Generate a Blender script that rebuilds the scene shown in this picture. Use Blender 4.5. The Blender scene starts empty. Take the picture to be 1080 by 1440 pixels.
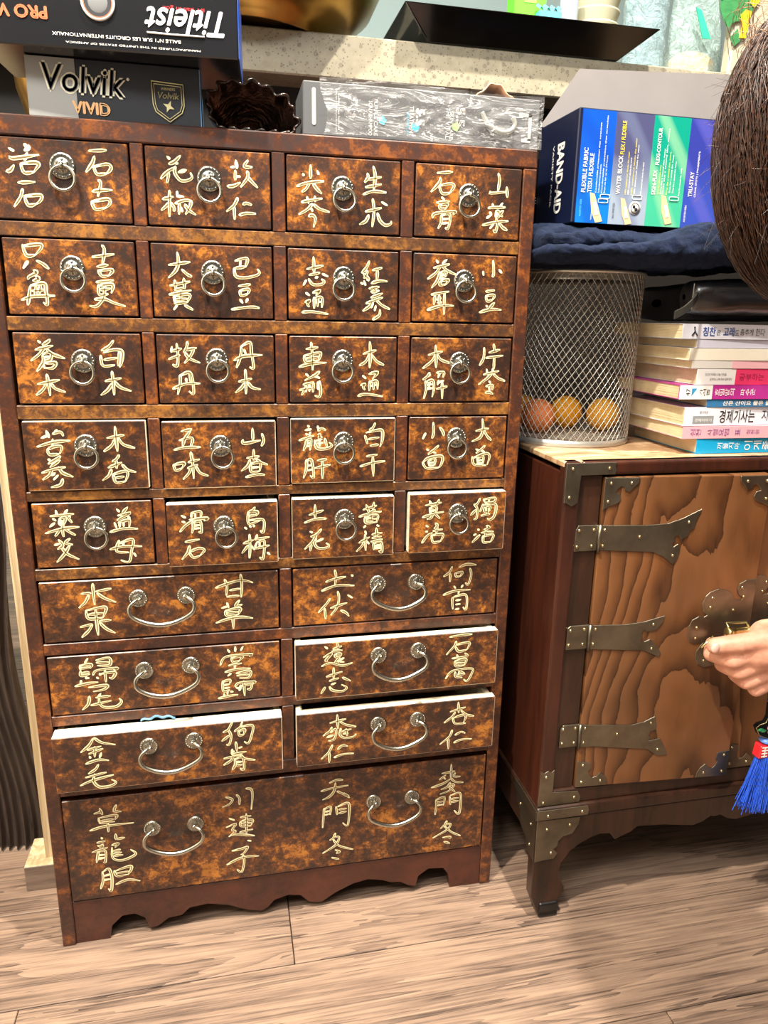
import bpy, math, random
from mathutils import Vector, Matrix, noise
# ---------------------------------------------------------------- camera, world, lights, exposure
SC = bpy.context.scene
COL = SC.collection
random.seed(7)
def look(o, target):
    o.rotation_euler = (Vector(target) - Vector(o.location)).to_track_quat('-Z', 'Y').to_euler()
cd = bpy.data.cameras.new('camera'); cam = bpy.data.objects.new('camera', cd); COL.objects.link(cam)
F_PX, YAW, PITCH, ROLL = 1023.42, 0.21639924, 0.26207951, -0.01886302
cd.sensor_width = 36.0; cd.lens = F_PX * 36.0 / 1440.0; cd.clip_start = 0.02
fwd = Vector((math.sin(YAW)*math.cos(PITCH), math.cos(YAW)*math.cos(PITCH), -math.sin(PITCH)))
rt = Vector((math.cos(YAW), -math.sin(YAW), 0)); dn = fwd.cross(rt)
rt2 = math.cos(ROLL)*rt + math.sin(ROLL)*dn; dn2 = -math.sin(ROLL)*rt + math.cos(ROLL)*dn
Mr = Matrix((rt2, -dn2, -fwd)).transposed().to_4x4()
cam.matrix_world = Matrix.Translation((0.2385351, -0.85580659, 0.8190277)) @ Mr
SC.camera = cam
W = bpy.data.worlds.new('world'); SC.world = W; W.use_nodes = True
W.node_tree.nodes['Background'].inputs[0].default_value = (1.0, 0.95, 0.9, 1)
W.node_tree.nodes['Background'].inputs[1].default_value = 0.12
def area(name, loc, target, size, power, col, sy=None):
    d = bpy.data.lights.new(name, 'AREA'); d.energy = power; d.color = col; d.size = size
    if sy: d.shape = 'RECTANGLE'; d.size_y = sy
    o = bpy.data.objects.new(name, d); COL.objects.link(o); o.location = loc; look(o, target); return o
area('downlight', (0.647, -0.456, 2.6), (0.647, -0.456, 0), 0.05, 82, (1.0, 0.92, 0.80))
area('downlight', (-0.35, -0.75, 2.6), (-0.35, -0.75, 0), 0.06, 92, (1.0, 0.91, 0.78))
area('front_fill', (-0.5, -1.5, 2.6), (0.25, 0, 0.6), 0.5, 34, (1.0, 0.95, 0.88))  # added soft fill, brings up the drawer fronts
area('front_fill', (0.4, -1.45, 2.6), (0.35, 0.0, 0.6), 0.9, 22, (0.97, 0.98, 1.0), 0.9)  # second added fill for the fronts, set high to keep the chest's underside dark
area('kitchen_light', (1.0, 1.3, 2.4), (1.0, 1.2, 1.2), 1.2, 6, (0.95, 1.0, 1.0))
vs = SC.view_settings; vs.view_transform = 'Standard'; vs.look = 'None'; vs.gamma = 1; vs.use_curve_mapping = False
vs.exposure = 0.35
# ---------------------------------------------------------------- materials
def hx(h):
    c = [int(h[i:i+2], 16)/255 for i in (0, 2, 4)]
    return tuple((v/12.92 if v <= .04045 else ((v+.055)/1.055)**2.4) for v in c) + (1,)
class NT:
    def __init__(s, name):
        s.m = bpy.data.materials.new(name); s.m.use_nodes = True; s.t = s.m.node_tree; s.b = s.t.nodes['Principled BSDF']
    def n(s, ty, **kw):
        o = s.t.nodes.new(ty)
        for k, v in kw.items():
            if k.startswith('_'): setattr(o, k[1:], v)
            else: o.inputs[k.replace('__', ' ')].default_value = v
        return o
    def l(s, a, ao, b, bi): s.t.links.new(a.outputs[ao], b.inputs[bi])
    def coord(s, scale=(1, 1, 1), world=False, rand=0):
        tc = s.n('ShaderNodeNewGeometry') if world else s.n('ShaderNodeTexCoord')
        mp = s.n('ShaderNodeMapping'); mp.inputs['Scale'].default_value = scale
        if rand:
            oi = s.n('ShaderNodeObjectInfo'); va = s.n('ShaderNodeVectorMath', _operation='SCALE'); va.inputs[0].default_value = (1, 3.3, 7.1)
            mu = s.n('ShaderNodeMath', _operation='MULTIPLY'); mu.inputs[1].default_value = rand
            s.l(oi, 'Random', mu, 0); s.l(mu, 0, va, 'Scale'); ad = s.n('ShaderNodeVectorMath', _operation='ADD')
            s.l(tc, 'Position' if world else 'Object', ad, 0); s.l(va, 0, ad, 1); s.l(ad, 0, mp, 0)
        else: s.l(tc, 'Position' if world else 'Object', mp, 0)
        return mp
    def noise(s, co, scale, detail=5, rough=.6, dist=0):
        o = s.n('ShaderNodeTexNoise', Scale=scale, Detail=detail, Roughness=rough, Distortion=dist); s.l(co, 0, o, 'Vector'); return o
    def ramp(s, src, so_, stops):
        r = s.n('ShaderNodeValToRGB'); e = r.color_ramp.elements
        while len(e) < len(stops): e.new(.5)
        for i, (p, c) in enumerate(stops): e[i].position = p; e[i].color = hx(c) if isinstance(c, str) else c
        s.l(src, so_, r, 0); return r
    def bump(s, src, so_, st, dist=.002):
        b = s.n('ShaderNodeBump', Strength=st, Distance=dist); s.l(src, so_, b, 'Height'); s.l(b, 0, s.b, 'Normal'); return b
    def mix(s, fac, fo, a, ao, b, bo, mode='MIX', f=None):
        o = s.n('ShaderNodeMixRGB', _blend_type=mode)
        if fac: s.l(fac, fo, o, 0)
        else: o.inputs[0].default_value = f
        s.l(a, ao, o, 1)
        if b: s.l(b, bo, o, 2)
        else: o.inputs[2].default_value = hx(bo)
        return o
MC = {}
def mat(name, col, rough=.5, metal=0, var=0, vs_=40, bump=0, bs=200, **kw):
    if name in MC: return MC[name]
    t = NT(name); t.b.inputs['Base Color'].default_value = hx(col); t.b.inputs['Roughness'].default_value = rough; t.b.inputs['Metallic'].default_value = metal
    for k, v in kw.items(): t.b.inputs[k.replace('__', ' ')].default_value = v
    co = t.coord()
    if var:
        n = t.noise(co, vs_); c = hx(col); lo = tuple(v*(1-var) for v in c[:3])+(1,); hi = tuple(min(1, v*(1+var)) for v in c[:3])+(1,)
        r = t.ramp(n, 'Fac', [(.3, lo), (.7, hi)]); t.l(r, 0, t.b, 'Base Color')
    if bump: t.bump(t.noise(co, bs), 'Fac', bump)
    MC[name] = t.m; return t.m
def lacquer(name, cols, sc=70, rough=.33, big=.5):
    t = NT(name); co = t.coord((1, 1, 1.15))
    a = t.noise(co, sc, 9, .74, .3); b = t.noise(co, sc*.16, 3, .5); c = t.noise(co, sc*6, 3, .7)
    mx = t.n('ShaderNodeMath', _operation='MULTIPLY_ADD'); t.l(b, 'Fac', mx, 0); mx.inputs[1].default_value = big; t.l(a, 'Fac', mx, 2)
    m2 = t.n('ShaderNodeMath', _operation='MULTIPLY_ADD'); t.l(c, 'Fac', m2, 0); m2.inputs[1].default_value = .18; t.l(mx, 0, m2, 2)
    r = t.ramp(m2, 0, cols); t.l(r, 0, t.b, 'Base Color'); t.b.inputs['Roughness'].default_value = rough
    rr = t.ramp(a, 'Fac', [(.3, (rough*1.5,)*3+(1,)), (.7, (rough*.8,)*3+(1,))]); t.l(rr, 0, t.b, 'Roughness')
    t.b.inputs['Coat Weight'].default_value = .15; t.b.inputs['Coat Roughness'].default_value = .25
    t.bump(a, 'Fac', .12, .001); return t.m
M_FRONT = lacquer('mottled_lacquer', [(.72, '281811'), (.82, '412617'), (.91, '683c1b'), (1.0, 'a56828')], 82)
M_FRAME = lacquer('frame_lacquer', [(.70, '2c1710'), (.86, '472413'), (1.0, '80481d')], 66, .38)
M_RAIL = lacquer('rail_lacquer', [(.68, '352013'), (.83, '543318'), (.98, '8f5f28')], 95, .38)
M_SIDE = lacquer('side_lacquer', [(.6, '2c140c'), (1.0, '4c2212')], 40, .4)
def wood(name, cols, scale=(60, 60, 4), ns=1.0, dist=1.5, rough=.45, world=False, rand=0, bump=.1):
    t = NT(name); co = t.coord(scale, world, rand); n = t.noise(co, ns, 8, .62, dist)
    f = t.noise(co, ns*7, 4, .7, .3); m = t.n('ShaderNodeMath', _operation='MULTIPLY_ADD'); t.l(f, 'Fac', m, 0); m.inputs[1].default_value = .35; t.l(n, 'Fac', m, 2)
    r = t.ramp(m, 0, cols); t.l(r, 0, t.b, 'Base Color'); t.b.inputs['Roughness'].default_value = rough; t.bump(m, 0, bump, .001); return t.m
M_RAW = wood('raw_pale_wood', [(.5, 'd6c6a6'), (.85, 'f6ecd6')], (6, 60, 60), 2.0, .5, .6)
M_INSIDE = wood('drawer_inside_wood', [(.5, '6b5638'), (.85, '8e7650')], (30, 6, 60), 2.0, .5, .7)
def floor_mat():
    t = NT('oak_plank')
    bn = t.noise(t.coord((1.5, 20, 1), True, 11.0), .9, 4, .55, .8); g0 = t.n('ShaderNodeMath', _operation='MULTIPLY'); t.l(bn, 'Fac', g0, 0); g0.inputs[1].default_value = 9
    fr = t.n('ShaderNodeMath', _operation='FRACT'); t.l(g0, 0, fr, 0)
    fn = t.noise(t.coord((6, 380, 1), True, 23.0), 1.0, 7, .75); cl = t.noise(t.coord((3, 9, 1), True, 5.0), 1.4, 4, .6)
    m = t.n('ShaderNodeMath', _operation='MULTIPLY_ADD'); t.l(fr, 0, m, 0); m.inputs[1].default_value = .20; t.l(fn, 'Fac', m, 2)
    m2 = t.n('ShaderNodeMath', _operation='MULTIPLY_ADD'); t.l(cl, 'Fac', m2, 0); m2.inputs[1].default_value = .45; t.l(m, 0, m2, 2)
    r = t.ramp(m2, 0, [(.62, '40332c'), (.72, '665448'), (.84, '816b5b'), (1.0, '957d69')]); t.l(r, 0, t.b, 'Base Color')
    t.b.inputs['Roughness'].default_value = .40; t.bump(m2, 0, .2, .0005); return t.m
M_FLOOR = floor_mat()
def door_mat():
    t = NT('figured_door_wood'); ge = t.n('ShaderNodeNewGeometry'); sx = t.n('ShaderNodeSeparateXYZ'); t.l(ge, 'Position', sx, 0)
    def ma(op, a, ai, b, bi=0, c=None):
        o = t.n('ShaderNodeMath', _operation=op)
        for i, (q, qi) in enumerate(((a, ai), (b, bi))):
            if isinstance(q, (int, float)): o.inputs[i].default_value = q
            else: t.l(q, qi, o, i)
        if c is not None: o.inputs[2].default_value = c
        return o
    nz = t.noise(t.coord((7, 1, 3.2), True), 1.0, 3, .55, .5); n2 = t.noise(t.coord((22, 1, 7), True), 1.5, 4, .65, .3)
    dx = ma('SUBTRACT', sx, 'X', .865); d2 = ma('MULTIPLY', dx, 0, dx, 0); d3 = ma('MULTIPLY', d2, 0, 150.0); zz = ma('MULTIPLY', sx, 'Z', 7.0); f = ma('ADD', d3, 0, zz, 0)
    f = ma('ADD', f, 0, ma('MULTIPLY', nz, 'Fac', 5.0), 0); f = ma('ADD', f, 0, ma('MULTIPLY', n2, 'Fac', .7), 0); fr = ma('FRACT', f, 0, 0.0)
    fine = t.noise(t.coord((260, 1, 14), True), 1.5, 6, .75); m = ma('ADD', fr, 0, ma('MULTIPLY', fine, 'Fac', .3), 0)
    r = t.ramp(m, 0, [(.10, '2e1c10'), (.24, '4c321d'), (.60, '68482b'), (1.0, '745336')])
    big = t.ramp(t.noise(t.coord((4, 1, 3), True), 2.2, 3), 'Fac', [(.3, '7a5c44'), (.7, 'd8b088')]); r2 = t.mix(None, None, r, 0, big, 0, 'OVERLAY', .45); t.l(r2, 0, t.b, 'Base Color')
    t.b.inputs['Roughness'].default_value = .36; return t.m
M_DOOR = door_mat()
M_RED = wood('reddish_wood', [(.5, '24100a'), (.9, '482214')], (30, 30, 3), 1.2, .8, .35)
M_DARKW = wood('dark_wood', [(.5, '1d110b'), (.9, '3d2417')], (40, 40, 4), 1.2, .8, .35)
M_TOPW = wood('worn_top_wood', [(.5, '7a5438'), (.72, 'b0906c'), (.9, 'd8c3a2')], (10, 26, 10), 1.2, 1.2, .5)
M_IRON = mat('aged_nickel', '7b7465', .36, .95, .3, 22, .1, 90)
M_RIV = mat('rivet_metal', 'b9ab86', .28, 1)
M_SILV = mat('brushed_silver_metal', 'b5b2a4', .25, 1)
M_SILVD = mat('dark_silver_metal', 'a09e93', .30, 1)
M_GOLD = mat('gold_paint', 'ebe0b2', .42, .0, 0)
M_GOLD2 = mat('gold_paint_groove', '6e5c36', .5, .0)
M_BLACK = mat('black_gloss', '0d0d0d', .25); M_BLACKM = mat('black_matte', '0a0a09', .7)
M_WHITE = mat('white_ink', 'f2f0ea', .5); M_PAPER = mat('book_paper', 'd7c6a0', .8, 0, .1, 60)
def quartz():
    t = NT('quartz'); co = t.coord(); v = t.n('ShaderNodeTexVoronoi', Scale=95.0, Randomness=1.0); t.l(co, 0, v, 'Vector')
    sp = t.ramp(v, 'Distance', [(.0, '86806f'), (.28, '7a7466'), (.33, '938d7b'), (1, '97917f')]); n = t.noise(co, 60, 4)
    sel = t.ramp(t.noise(co, 34, 2), 'Fac', [(.47, (0, 0, 0, 1)), (.53, (1, 1, 1, 1))]); base = t.ramp(n, 'Fac', [(.3, '898370'), (.7, 'a19b87')])
    v2 = t.n('ShaderNodeTexVoronoi', Scale=210.0); t.l(co, 0, v2, 'Vector'); dk = t.ramp(v2, 'Distance', [(.0, '4a4538'), (.2, '5d574a'), (.24, 'ffffff'), (1, 'ffffff')])
    m = t.mix(sel, 0, base, 0, sp, 0); m2 = t.mix(None, None, m, 0, dk, 0, 'MULTIPLY', .55); t.l(m2, 0, t.b, 'Base Color'); t.b.inputs['Roughness'].default_value = .35; return t.m
M_QUARTZ = quartz()
# ---------------------------------------------------------------- mesh helpers
class MB:
    def __init__(s): s.v = []; s.f = []; s.mi = []; s.sm = []
    def add(s, vs, fs, mi=0, sm=False):
        o = len(s.v); s.v += [tuple(v) for v in vs]; s.f += [tuple(i+o for i in f) for f in fs]; s.mi += [mi]*len(fs); s.sm += [sm]*len(fs); return s
    def box(s, x0, x1, y0, y1, z0, z1, mi=0, mtop=None, mfront=None):
        s.add([(x, y, z) for x in (x0, x1) for y in (y0, y1) for z in (z0, z1)],
              [(0, 1, 3, 2), (4, 6, 7, 5), (0, 4, 5, 1), (2, 3, 7, 6), (0, 2, 6, 4), (1, 5, 7, 3)], mi)
        if mtop is not None: s.mi[-1] = mtop
        if mfront is not None: s.mi[-4] = mfront
        return s
    def prism(s, pts, y0, y1, mi=0, fm=None):      # outline in x,z ; extruded along y
        a = sum(pts[i][0]*pts[(i+1) % len(pts)][1]-pts[(i+1) % len(pts)][0]*pts[i][1] for i in range(len(pts)))
        if a < 0: pts = pts[::-1]
        n = len(pts); vs = [(x, y0, z) for x, z in pts]+[(x, y1, z) for x, z in pts]
        s.add(vs, [tuple(range(n)), tuple(range(2*n-1, n-1, -1))]+[(i, i+n, (i+1) % n+n, (i+1) % n) for i in range(n)], mi)
        if fm is not None: s.mi[-n-2] = fm
        return s
    def tube(s, P, r, n=8, mi=0, closed=False, cap=True):
        P = [Vector(p) for p in P]; m = len(P); R = r if isinstance(r, (list, tuple)) else [r]*m; vs = []; up = None
        for i, p in enumerate(P):
            a = P[(i-1) % m] if closed or i else p; b = P[(i+1) % m] if closed or i < m-1 else p
            d = (b-a); d = d.normalized() if d.length else Vector((0, 0, 1))
            if up is None: up = d.orthogonal().normalized()
            up = (up - d*up.dot(d)); up = up.normalized() if up.length > 1e-6 else d.orthogonal().normalized()
            w = d.cross(up)
            for k in range(n):
                t = 2*math.pi*k/n; vs.append(p+R[i]*(math.cos(t)*up+math.sin(t)*w))
        fs = []
        for i in range(m if closed else m-1):
            for k in range(n):
                j = (i+1) % m; fs.append((i*n+k, i*n+(k+1) % n, j*n+(k+1) % n, j*n+k))
        if cap and not closed: fs += [tuple(range(n-1, -1, -1)), tuple(range((m-1)*n, m*n))]
        return s.add(vs, fs, mi, True)
    def lathe(s, prof, c, n=24, mi=0, axis='z', sm=True):
        vs = []; fs = []; c = Vector(c); m = len(prof)
        for r, h in prof:
            for k in range(n):
                t = 2*math.pi*k/n; u, w = r*math.cos(t), r*math.sin(t)
                vs.append(c+(Vector((u, w, h)) if axis == 'z' else Vector((u, -h, w)) if axis == 'y' else Vector((h, u, w))))
        for i in range(m-1):
            for k in range(n): fs.append((i*n+k, i*n+(k+1) % n, (i+1)*n+(k+1) % n, (i+1)*n+k))
        return s.add(vs, fs, mi, sm)
    def ball(s, c, r, n=16, m=10, mi=0):
        r = r if isinstance(r, (list, tuple)) else (r, r, r); vs = []; fs = []
        for i in range(m+1):
            ph = math.pi*i/m
            for k in range(n):
                t = 2*math.pi*k/n; vs.append((c[0]+r[0]*math.sin(ph)*math.cos(t), c[1]+r[1]*math.sin(ph)*math.sin(t), c[2]+r[2]*math.cos(ph)))
        for i in range(m):
            for k in range(n): fs.append((i*n+k, (i+1)*n+k, (i+1)*n+(k+1) % n, i*n+(k+1) % n))
        return s.add(vs, fs, mi, True)
    def grid(s, fn, nu, nv, mi=0, sm=True, cu=False):
        vs = [fn(i/nu, j/nv) for i in range(nu+(0 if cu else 1)) for j in range(nv+1)]; fs = []
        for i in range(nu):
            for j in range(nv):
                a = i*(nv+1)+j; b = ((i+1) % nu if cu else i+1)*(nv+1)+j; fs.append((a, b, b+1, a+1))
        return s.add(vs, fs, mi, sm)
    def build(s, name, mats, parent=None, bevel=0, seg=1, off=None):
        me = bpy.data.meshes.new(name); L = Vector(off) if off is not None else (base_of(parent) if parent else Vector())
        me.from_pydata([Vector(v)-L for v in s.v], [], s.f)
        for m in (mats if isinstance(mats, (list, tuple)) else [mats]): me.materials.append(m)
        me.polygons.foreach_set('material_index', s.mi); me.polygons.foreach_set('use_smooth', s.sm); me.update()
        o = bpy.data.objects.new(name, me); COL.objects.link(o)
        if parent: o.parent = parent
        else: o.location = L
        if bevel:
            b = o.modifiers.new('bevel', 'BEVEL'); b.width = bevel; b.segments = seg; b.limit_method = 'ANGLE'
        return o
BASE = {}
def base_of(o):
    while o is not None:
        if o.name in BASE: return BASE[o.name]
        o = o.parent
    return Vector()
def tag(o, label=None, cat=None, group=None, kind=None):
    for k, v in (('label', label), ('category', cat), ('group', group), ('kind', kind)):
        if v: o[k] = v
    return o
def thing(name, label, cat, loc, group=None, rz=0):
    o = bpy.data.objects.new(name, None); COL.objects.link(o); o.location = loc; o.rotation_euler = (0, 0, rz)
    BASE[o.name] = Vector(loc); o.empty_display_size = .05; return tag(o, label, cat, group)
def solid(name, mb, mats, label, cat, loc, group=None, rz=0, bevel=0, seg=1):
    o = mb.build(name, mats, None, bevel, seg, off=loc); o.rotation_euler = (0, 0, rz); BASE[o.name] = Vector(loc); return tag(o, label, cat, group)
def struct(name, mb, mats, bevel=0):
    o = mb.build(name, mats, None, bevel, off=(0, 0, 0)); o['kind'] = 'structure'; return o
TXT = {}
def glyphs(s):
    if s not in TXT:
        c = bpy.data.curves.new('lettering', 'FONT'); c.body = s; c.resolution_u = 3; o = bpy.data.objects.new('lettering', c); COL.objects.link(o)
        me = bpy.data.meshes.new_from_object(o.evaluated_get(bpy.context.evaluated_depsgraph_get()))
        vs = [tuple(v.co) for v in me.vertices]; fs = [tuple(p.vertices) for p in me.polygons]
        bpy.data.objects.remove(o); bpy.data.curves.remove(c); bpy.data.meshes.remove(me)
        xs = [v[0] for v in vs]; ys = [v[1] for v in vs]; x0, x1, y0, y1 = min(xs), max(xs), min(ys), max(ys)
        TXT[s] = ([((v[0]-(x0+x1)/2)/(x1-x0), (v[1]-(y0+y1)/2)/(y1-y0)) for v in vs], fs)
    return TXT[s]
def write(mb, s, c, w, h, u=(1, 0, 0), v=(0, 0, 1), mi=0, bold=0, shear=0, spin=False):
    """lettering of s centred at c, w wide along u and h high along v; spin: every glyph turned a quarter (tops to the left)"""
    c, u, v = Vector(c), Vector(u), Vector(v)
    if spin:
        n = len(s); st = w/n
        for i, ch in enumerate(s):
            if ch != ' ': write(mb, ch, c+u*((i+.5)*st-w/2), h, st*.86, v, -u, mi)
        return mb
    vs, fs = glyphs(s)
    for d in ((0, 0),) if not bold else ((-bold, 0), (bold, 0), (0, bold), (0, -bold)):
        mb.add([c+u*(x*w+d[0]+shear*y*h)+v*(y*h+d[1])+u.cross(v)*(abs(d[0])*.02) for x, y in vs], fs, mi)
    return mb
def catmull(p, n=5):
    if len(p) < 3: return [Vector(a) for a in p]
    out = []
    for i in range(len(p)-1):
        a, b, c, d = (Vector(p[max(0, i-1)]), Vector(p[i]), Vector(p[i+1]), Vector(p[min(len(p)-1, i+2)]))
        for k in range(n):
            t = k/n; out.append(.5*((2*b)+(c-a)*t+(2*a-5*b+4*c-d)*t*t+(3*b-a-3*c+d)*t**3))
    out.append(Vector(p[-1])); return out
# ---------------------------------------------------------------- the setting
s_ = struct('floor', MB().box(-1.3, 2.4, -3.4, 2.2, -.03, -.0125), mat('subfloor', '1d1712', .9))
BASE[s_.name] = Vector((0, 0, 0))
PW = .1555; JO = {-1: .300, -2: -.034, -3: .741, 0: -.25, -4: .35, -5: .02}
plank_me = {}
for r in range(-20, 14):
    y0 = .070+r*PW
    j = JO.get(r, (r*0.47) % 1.2)
    xs = [-1.3]+[j+k*1.22 for k in range(-2, 3) if -1.25 < j+k*1.22 < 2.35]+[2.4]
    for a, b in zip(xs, xs[1:]):
        L = round(b-a, 3)
        if L not in plank_me:
            p = MB().box(.0006, L-.0006, .0007, PW-.0007, -.0125, 0).build('plank', M_FLOOR, s_, .0008)
            plank_me[L] = p.data
        else:
            p = bpy.data.objects.new('plank', plank_me[L]); COL.objects.link(p); p.parent = s_
            bv = p.modifiers.new('bevel', 'BEVEL'); bv.width = .0008; bv.segments = 1
        p.location = (a, y0, 0)
struct('wall_back', MB().box(-1.3, 2.4, 2.2, 2.26, -.03, 2.7), mat('kitchen_wall_paint', 'a3b9b9', .7))
struct('wall_left', MB().box(-1.36, -1.3, -3.4, 2.26, -.03, 2.7), mat('warm_wall_paint', 'd8cfc0', .8))
struct('ceiling', MB().box(-1.36, 2.4, -3.4, 2.26, 2.7, 2.76), mat('ceiling_paint', 'efece4', .8))
# kitchen island
kt = thing('kitchen_island', 'kitchen island with speckled beige stone worktop and dark back panel behind the cabinets', 'island', (.7, .62, 0))
MB().box(-.30, 2.0, .30, 1.15, 1.147, 1.2035).build('worktop', M_QUARTZ, kt, .002)
MB().box(-.30, 2.0, .36, 1.1, .99, 1.147).box(-.002, 2.0, .36, 1.1, .0, .99).build('back_panel', mat('dark_island_panel', '15110e', .5), kt)
M_BEIGE = wood('pale_oak_laminate', [(.55, 'a8916c'), (.8, 'd6c29c')], (70, 70, 2.2), 1.0, .8, .55)
MB().box(-.045, -.003, .128, 1.1, .0, .988).build('end_panel', M_BEIGE, kt, .001)
pl_ = MB().box(-.071, -.003, .112, .175, 0, .041, 0, mtop=1).build('plinth', [wood('plinth_wood', [(.5, '5b4b40'), (.9, '8a7566')], (4, 40, 40), 1, .8, .5), M_BEIGE], kt, .0008)
# pleated curtain, far left
mb = MB()
def cf(u, v):
    z = 1.12*(1-v)+.004; x = -.62+.556*u+.010*math.sin(z*6.0+u*2)+.006*math.sin(z*15)
    ph = u*46+.9*noise.noise((u*6, z*2.2, 0)); return (x, .215+.014*abs(math.sin(ph*math.pi/1.0))-.02+.05*(1-u), z)
mb.grid(cf, 460, 40)
t_ = NT('dark_ribbed_cloth'); n_ = t_.noise(t_.coord((30, 30, 4)), 3, 5, .7); r_ = t_.ramp(n_, 'Fac', [(.3, '2e221b'), (.7, '4e4036')]); t_.l(r_, 0, t_.b, 'Base Color'); t_.b.inputs['Roughness'].default_value = .6
M_RIB = t_.m
solid('ribbed_curtain', mb, M_RIB, 'dark brown curtain in wavy vertical pleats left of the pale panel', 'curtain', (-.3, .2, 0))
# ---------------------------------------------------------------- medicine cabinet
mc = thing('medicine_cabinet', 'tall dark lacquered apothecary cabinet of small drawers with gold brush writing', 'cabinet', (.3, .14, 0))
HT = 1.0064
ROWS = {1: (.9076, .9863), 2: (.8134, .8917), 3: (.7196, .7972), 4: (.6228, .703), 5: (.5312, .61), 6: (.4374, .5157), 7: (.3414, .421), 8: (.248, .3264), 9: (.068, .2225)}
COLS = {'a': (.0196, .1511), 'b': (.1655, .2958), 'c': (.3111, .4394), 'd': (.455, .5829), 'e': (.0179, .2954), 'f': (.3114, .5823), 'g': (.0165, .583)}
M3 = [M_FRAME, M_SIDE]
MB().box(0, .0168, 0, .29, 0, HT-.02, 0).build('side_panel', M3, mc, .0012)
MB().box(.5838, .6, 0, .29, 0, HT-.02, 0).build('side_panel', M3, mc, .0012)
MB().box(0, .6, 0, .29, HT-.0195, HT).build('top_board', M_FRAME, mc, .0015)
MB().box(.017, .5838, .282, .29, .02, HT-.02).build('back_board', mat('cabinet_back', '1a0f0a', .8), mc)
zt = HT-.0195; order = sorted(ROWS, key=lambda r: -ROWS[r][0])
for r, q in zip(order, order[1:]):
    z1, z0 = ROWS[r][0]-.0008, ROWS[q][1]+.0008
    if r == 8: z0 = .2275
    m = M_RAIL if r < 6 else M_FRAME
    MB().box(.0168, .5838, .0006, .02, z0, z1).build('rail', m, mc, .0008)
    MB().box(.0168, .5838, .022, .28, (z0+z1)/2-.003, (z0+z1)/2+.003).build('dust_board', M_INSIDE, mc)
for a, b in (('a', 'b'), ('b', 'c'), ('c', 'd')):
    for r in range(1, 6):
        MB().box(COLS[a][1]+.0008, COLS[b][0]-.0008, .0003, .24, ROWS[r][0]-.0006, ROWS[r][1]+.0006).build('divider', M_FRAME, mc, .0008)
for r in (6, 7, 8):
    MB().box(COLS['e'][1]+.0008, COLS['f'][0]-.0008, .0003, .24, ROWS[r][0]-.0006, ROWS[r][1]+.0006).build('divider', M_FRAME, mc, .0008)
AP = [(0.0601, 0.0007), (0.0632, 0.0201), (0.0774, 0.0337), (0.093, 0.0344), (0.1058, 0.0254), (0.1115, 0.0074), (0.1217, 0.0085), (0.1364, 0.0192), (0.1539, 0.0207), (0.1649, 0.0311), (0.1895, 0.0332), (0.2173, 0.0257), (0.2422, 0.0134), (0.2617, 0.008), (0.2707, 0.0124), (0.2802, 0.0233), (0.2995, 0.0283), (0.3167, 0.0248), (0.3294, 0.011), (0.347, 0.0079), (0.3671, 0.0208), (0.3921, 0.0315), (0.4139, 0.0354), (0.4346, 0.0306), (0.4477, 0.024), (0.4626, 0.0227), (0.4741, 0.0145), (0.4854, 0.0113), (0.4888, 0.0281), (0.5037, 0.0386), (0.5267, 0.036), (0.5348, 0.0246), (0.5374, 0.0077), (.538, 0)]
ap = [(.0168, 0), (.0601, 0)]+[tuple(p) for p in AP]+[(.5838, 0), (.5838, .0668), (.0168, .0668)]
MB().prism(ap, .0025, .016).build('scalloped_apron', M_SIDE, mc, .0006)
MB().box(.0168, .5838, .02, .285, .05, .056).build('dust_board', M_INSIDE, mc)
PROT = {'r4a': .003, 'r4b': .003, 'r4c': .003, 'r5b': .008, 'r5c': .006, 'r5d': .014, 'r7f': .018, 'r8f': .022, 'r8e': .020}
DZ = {'r5b': -.004, 'r5c': -.003, 'r4b': -.002, 'r7f': .001, 'r8e': -.002}
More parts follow.
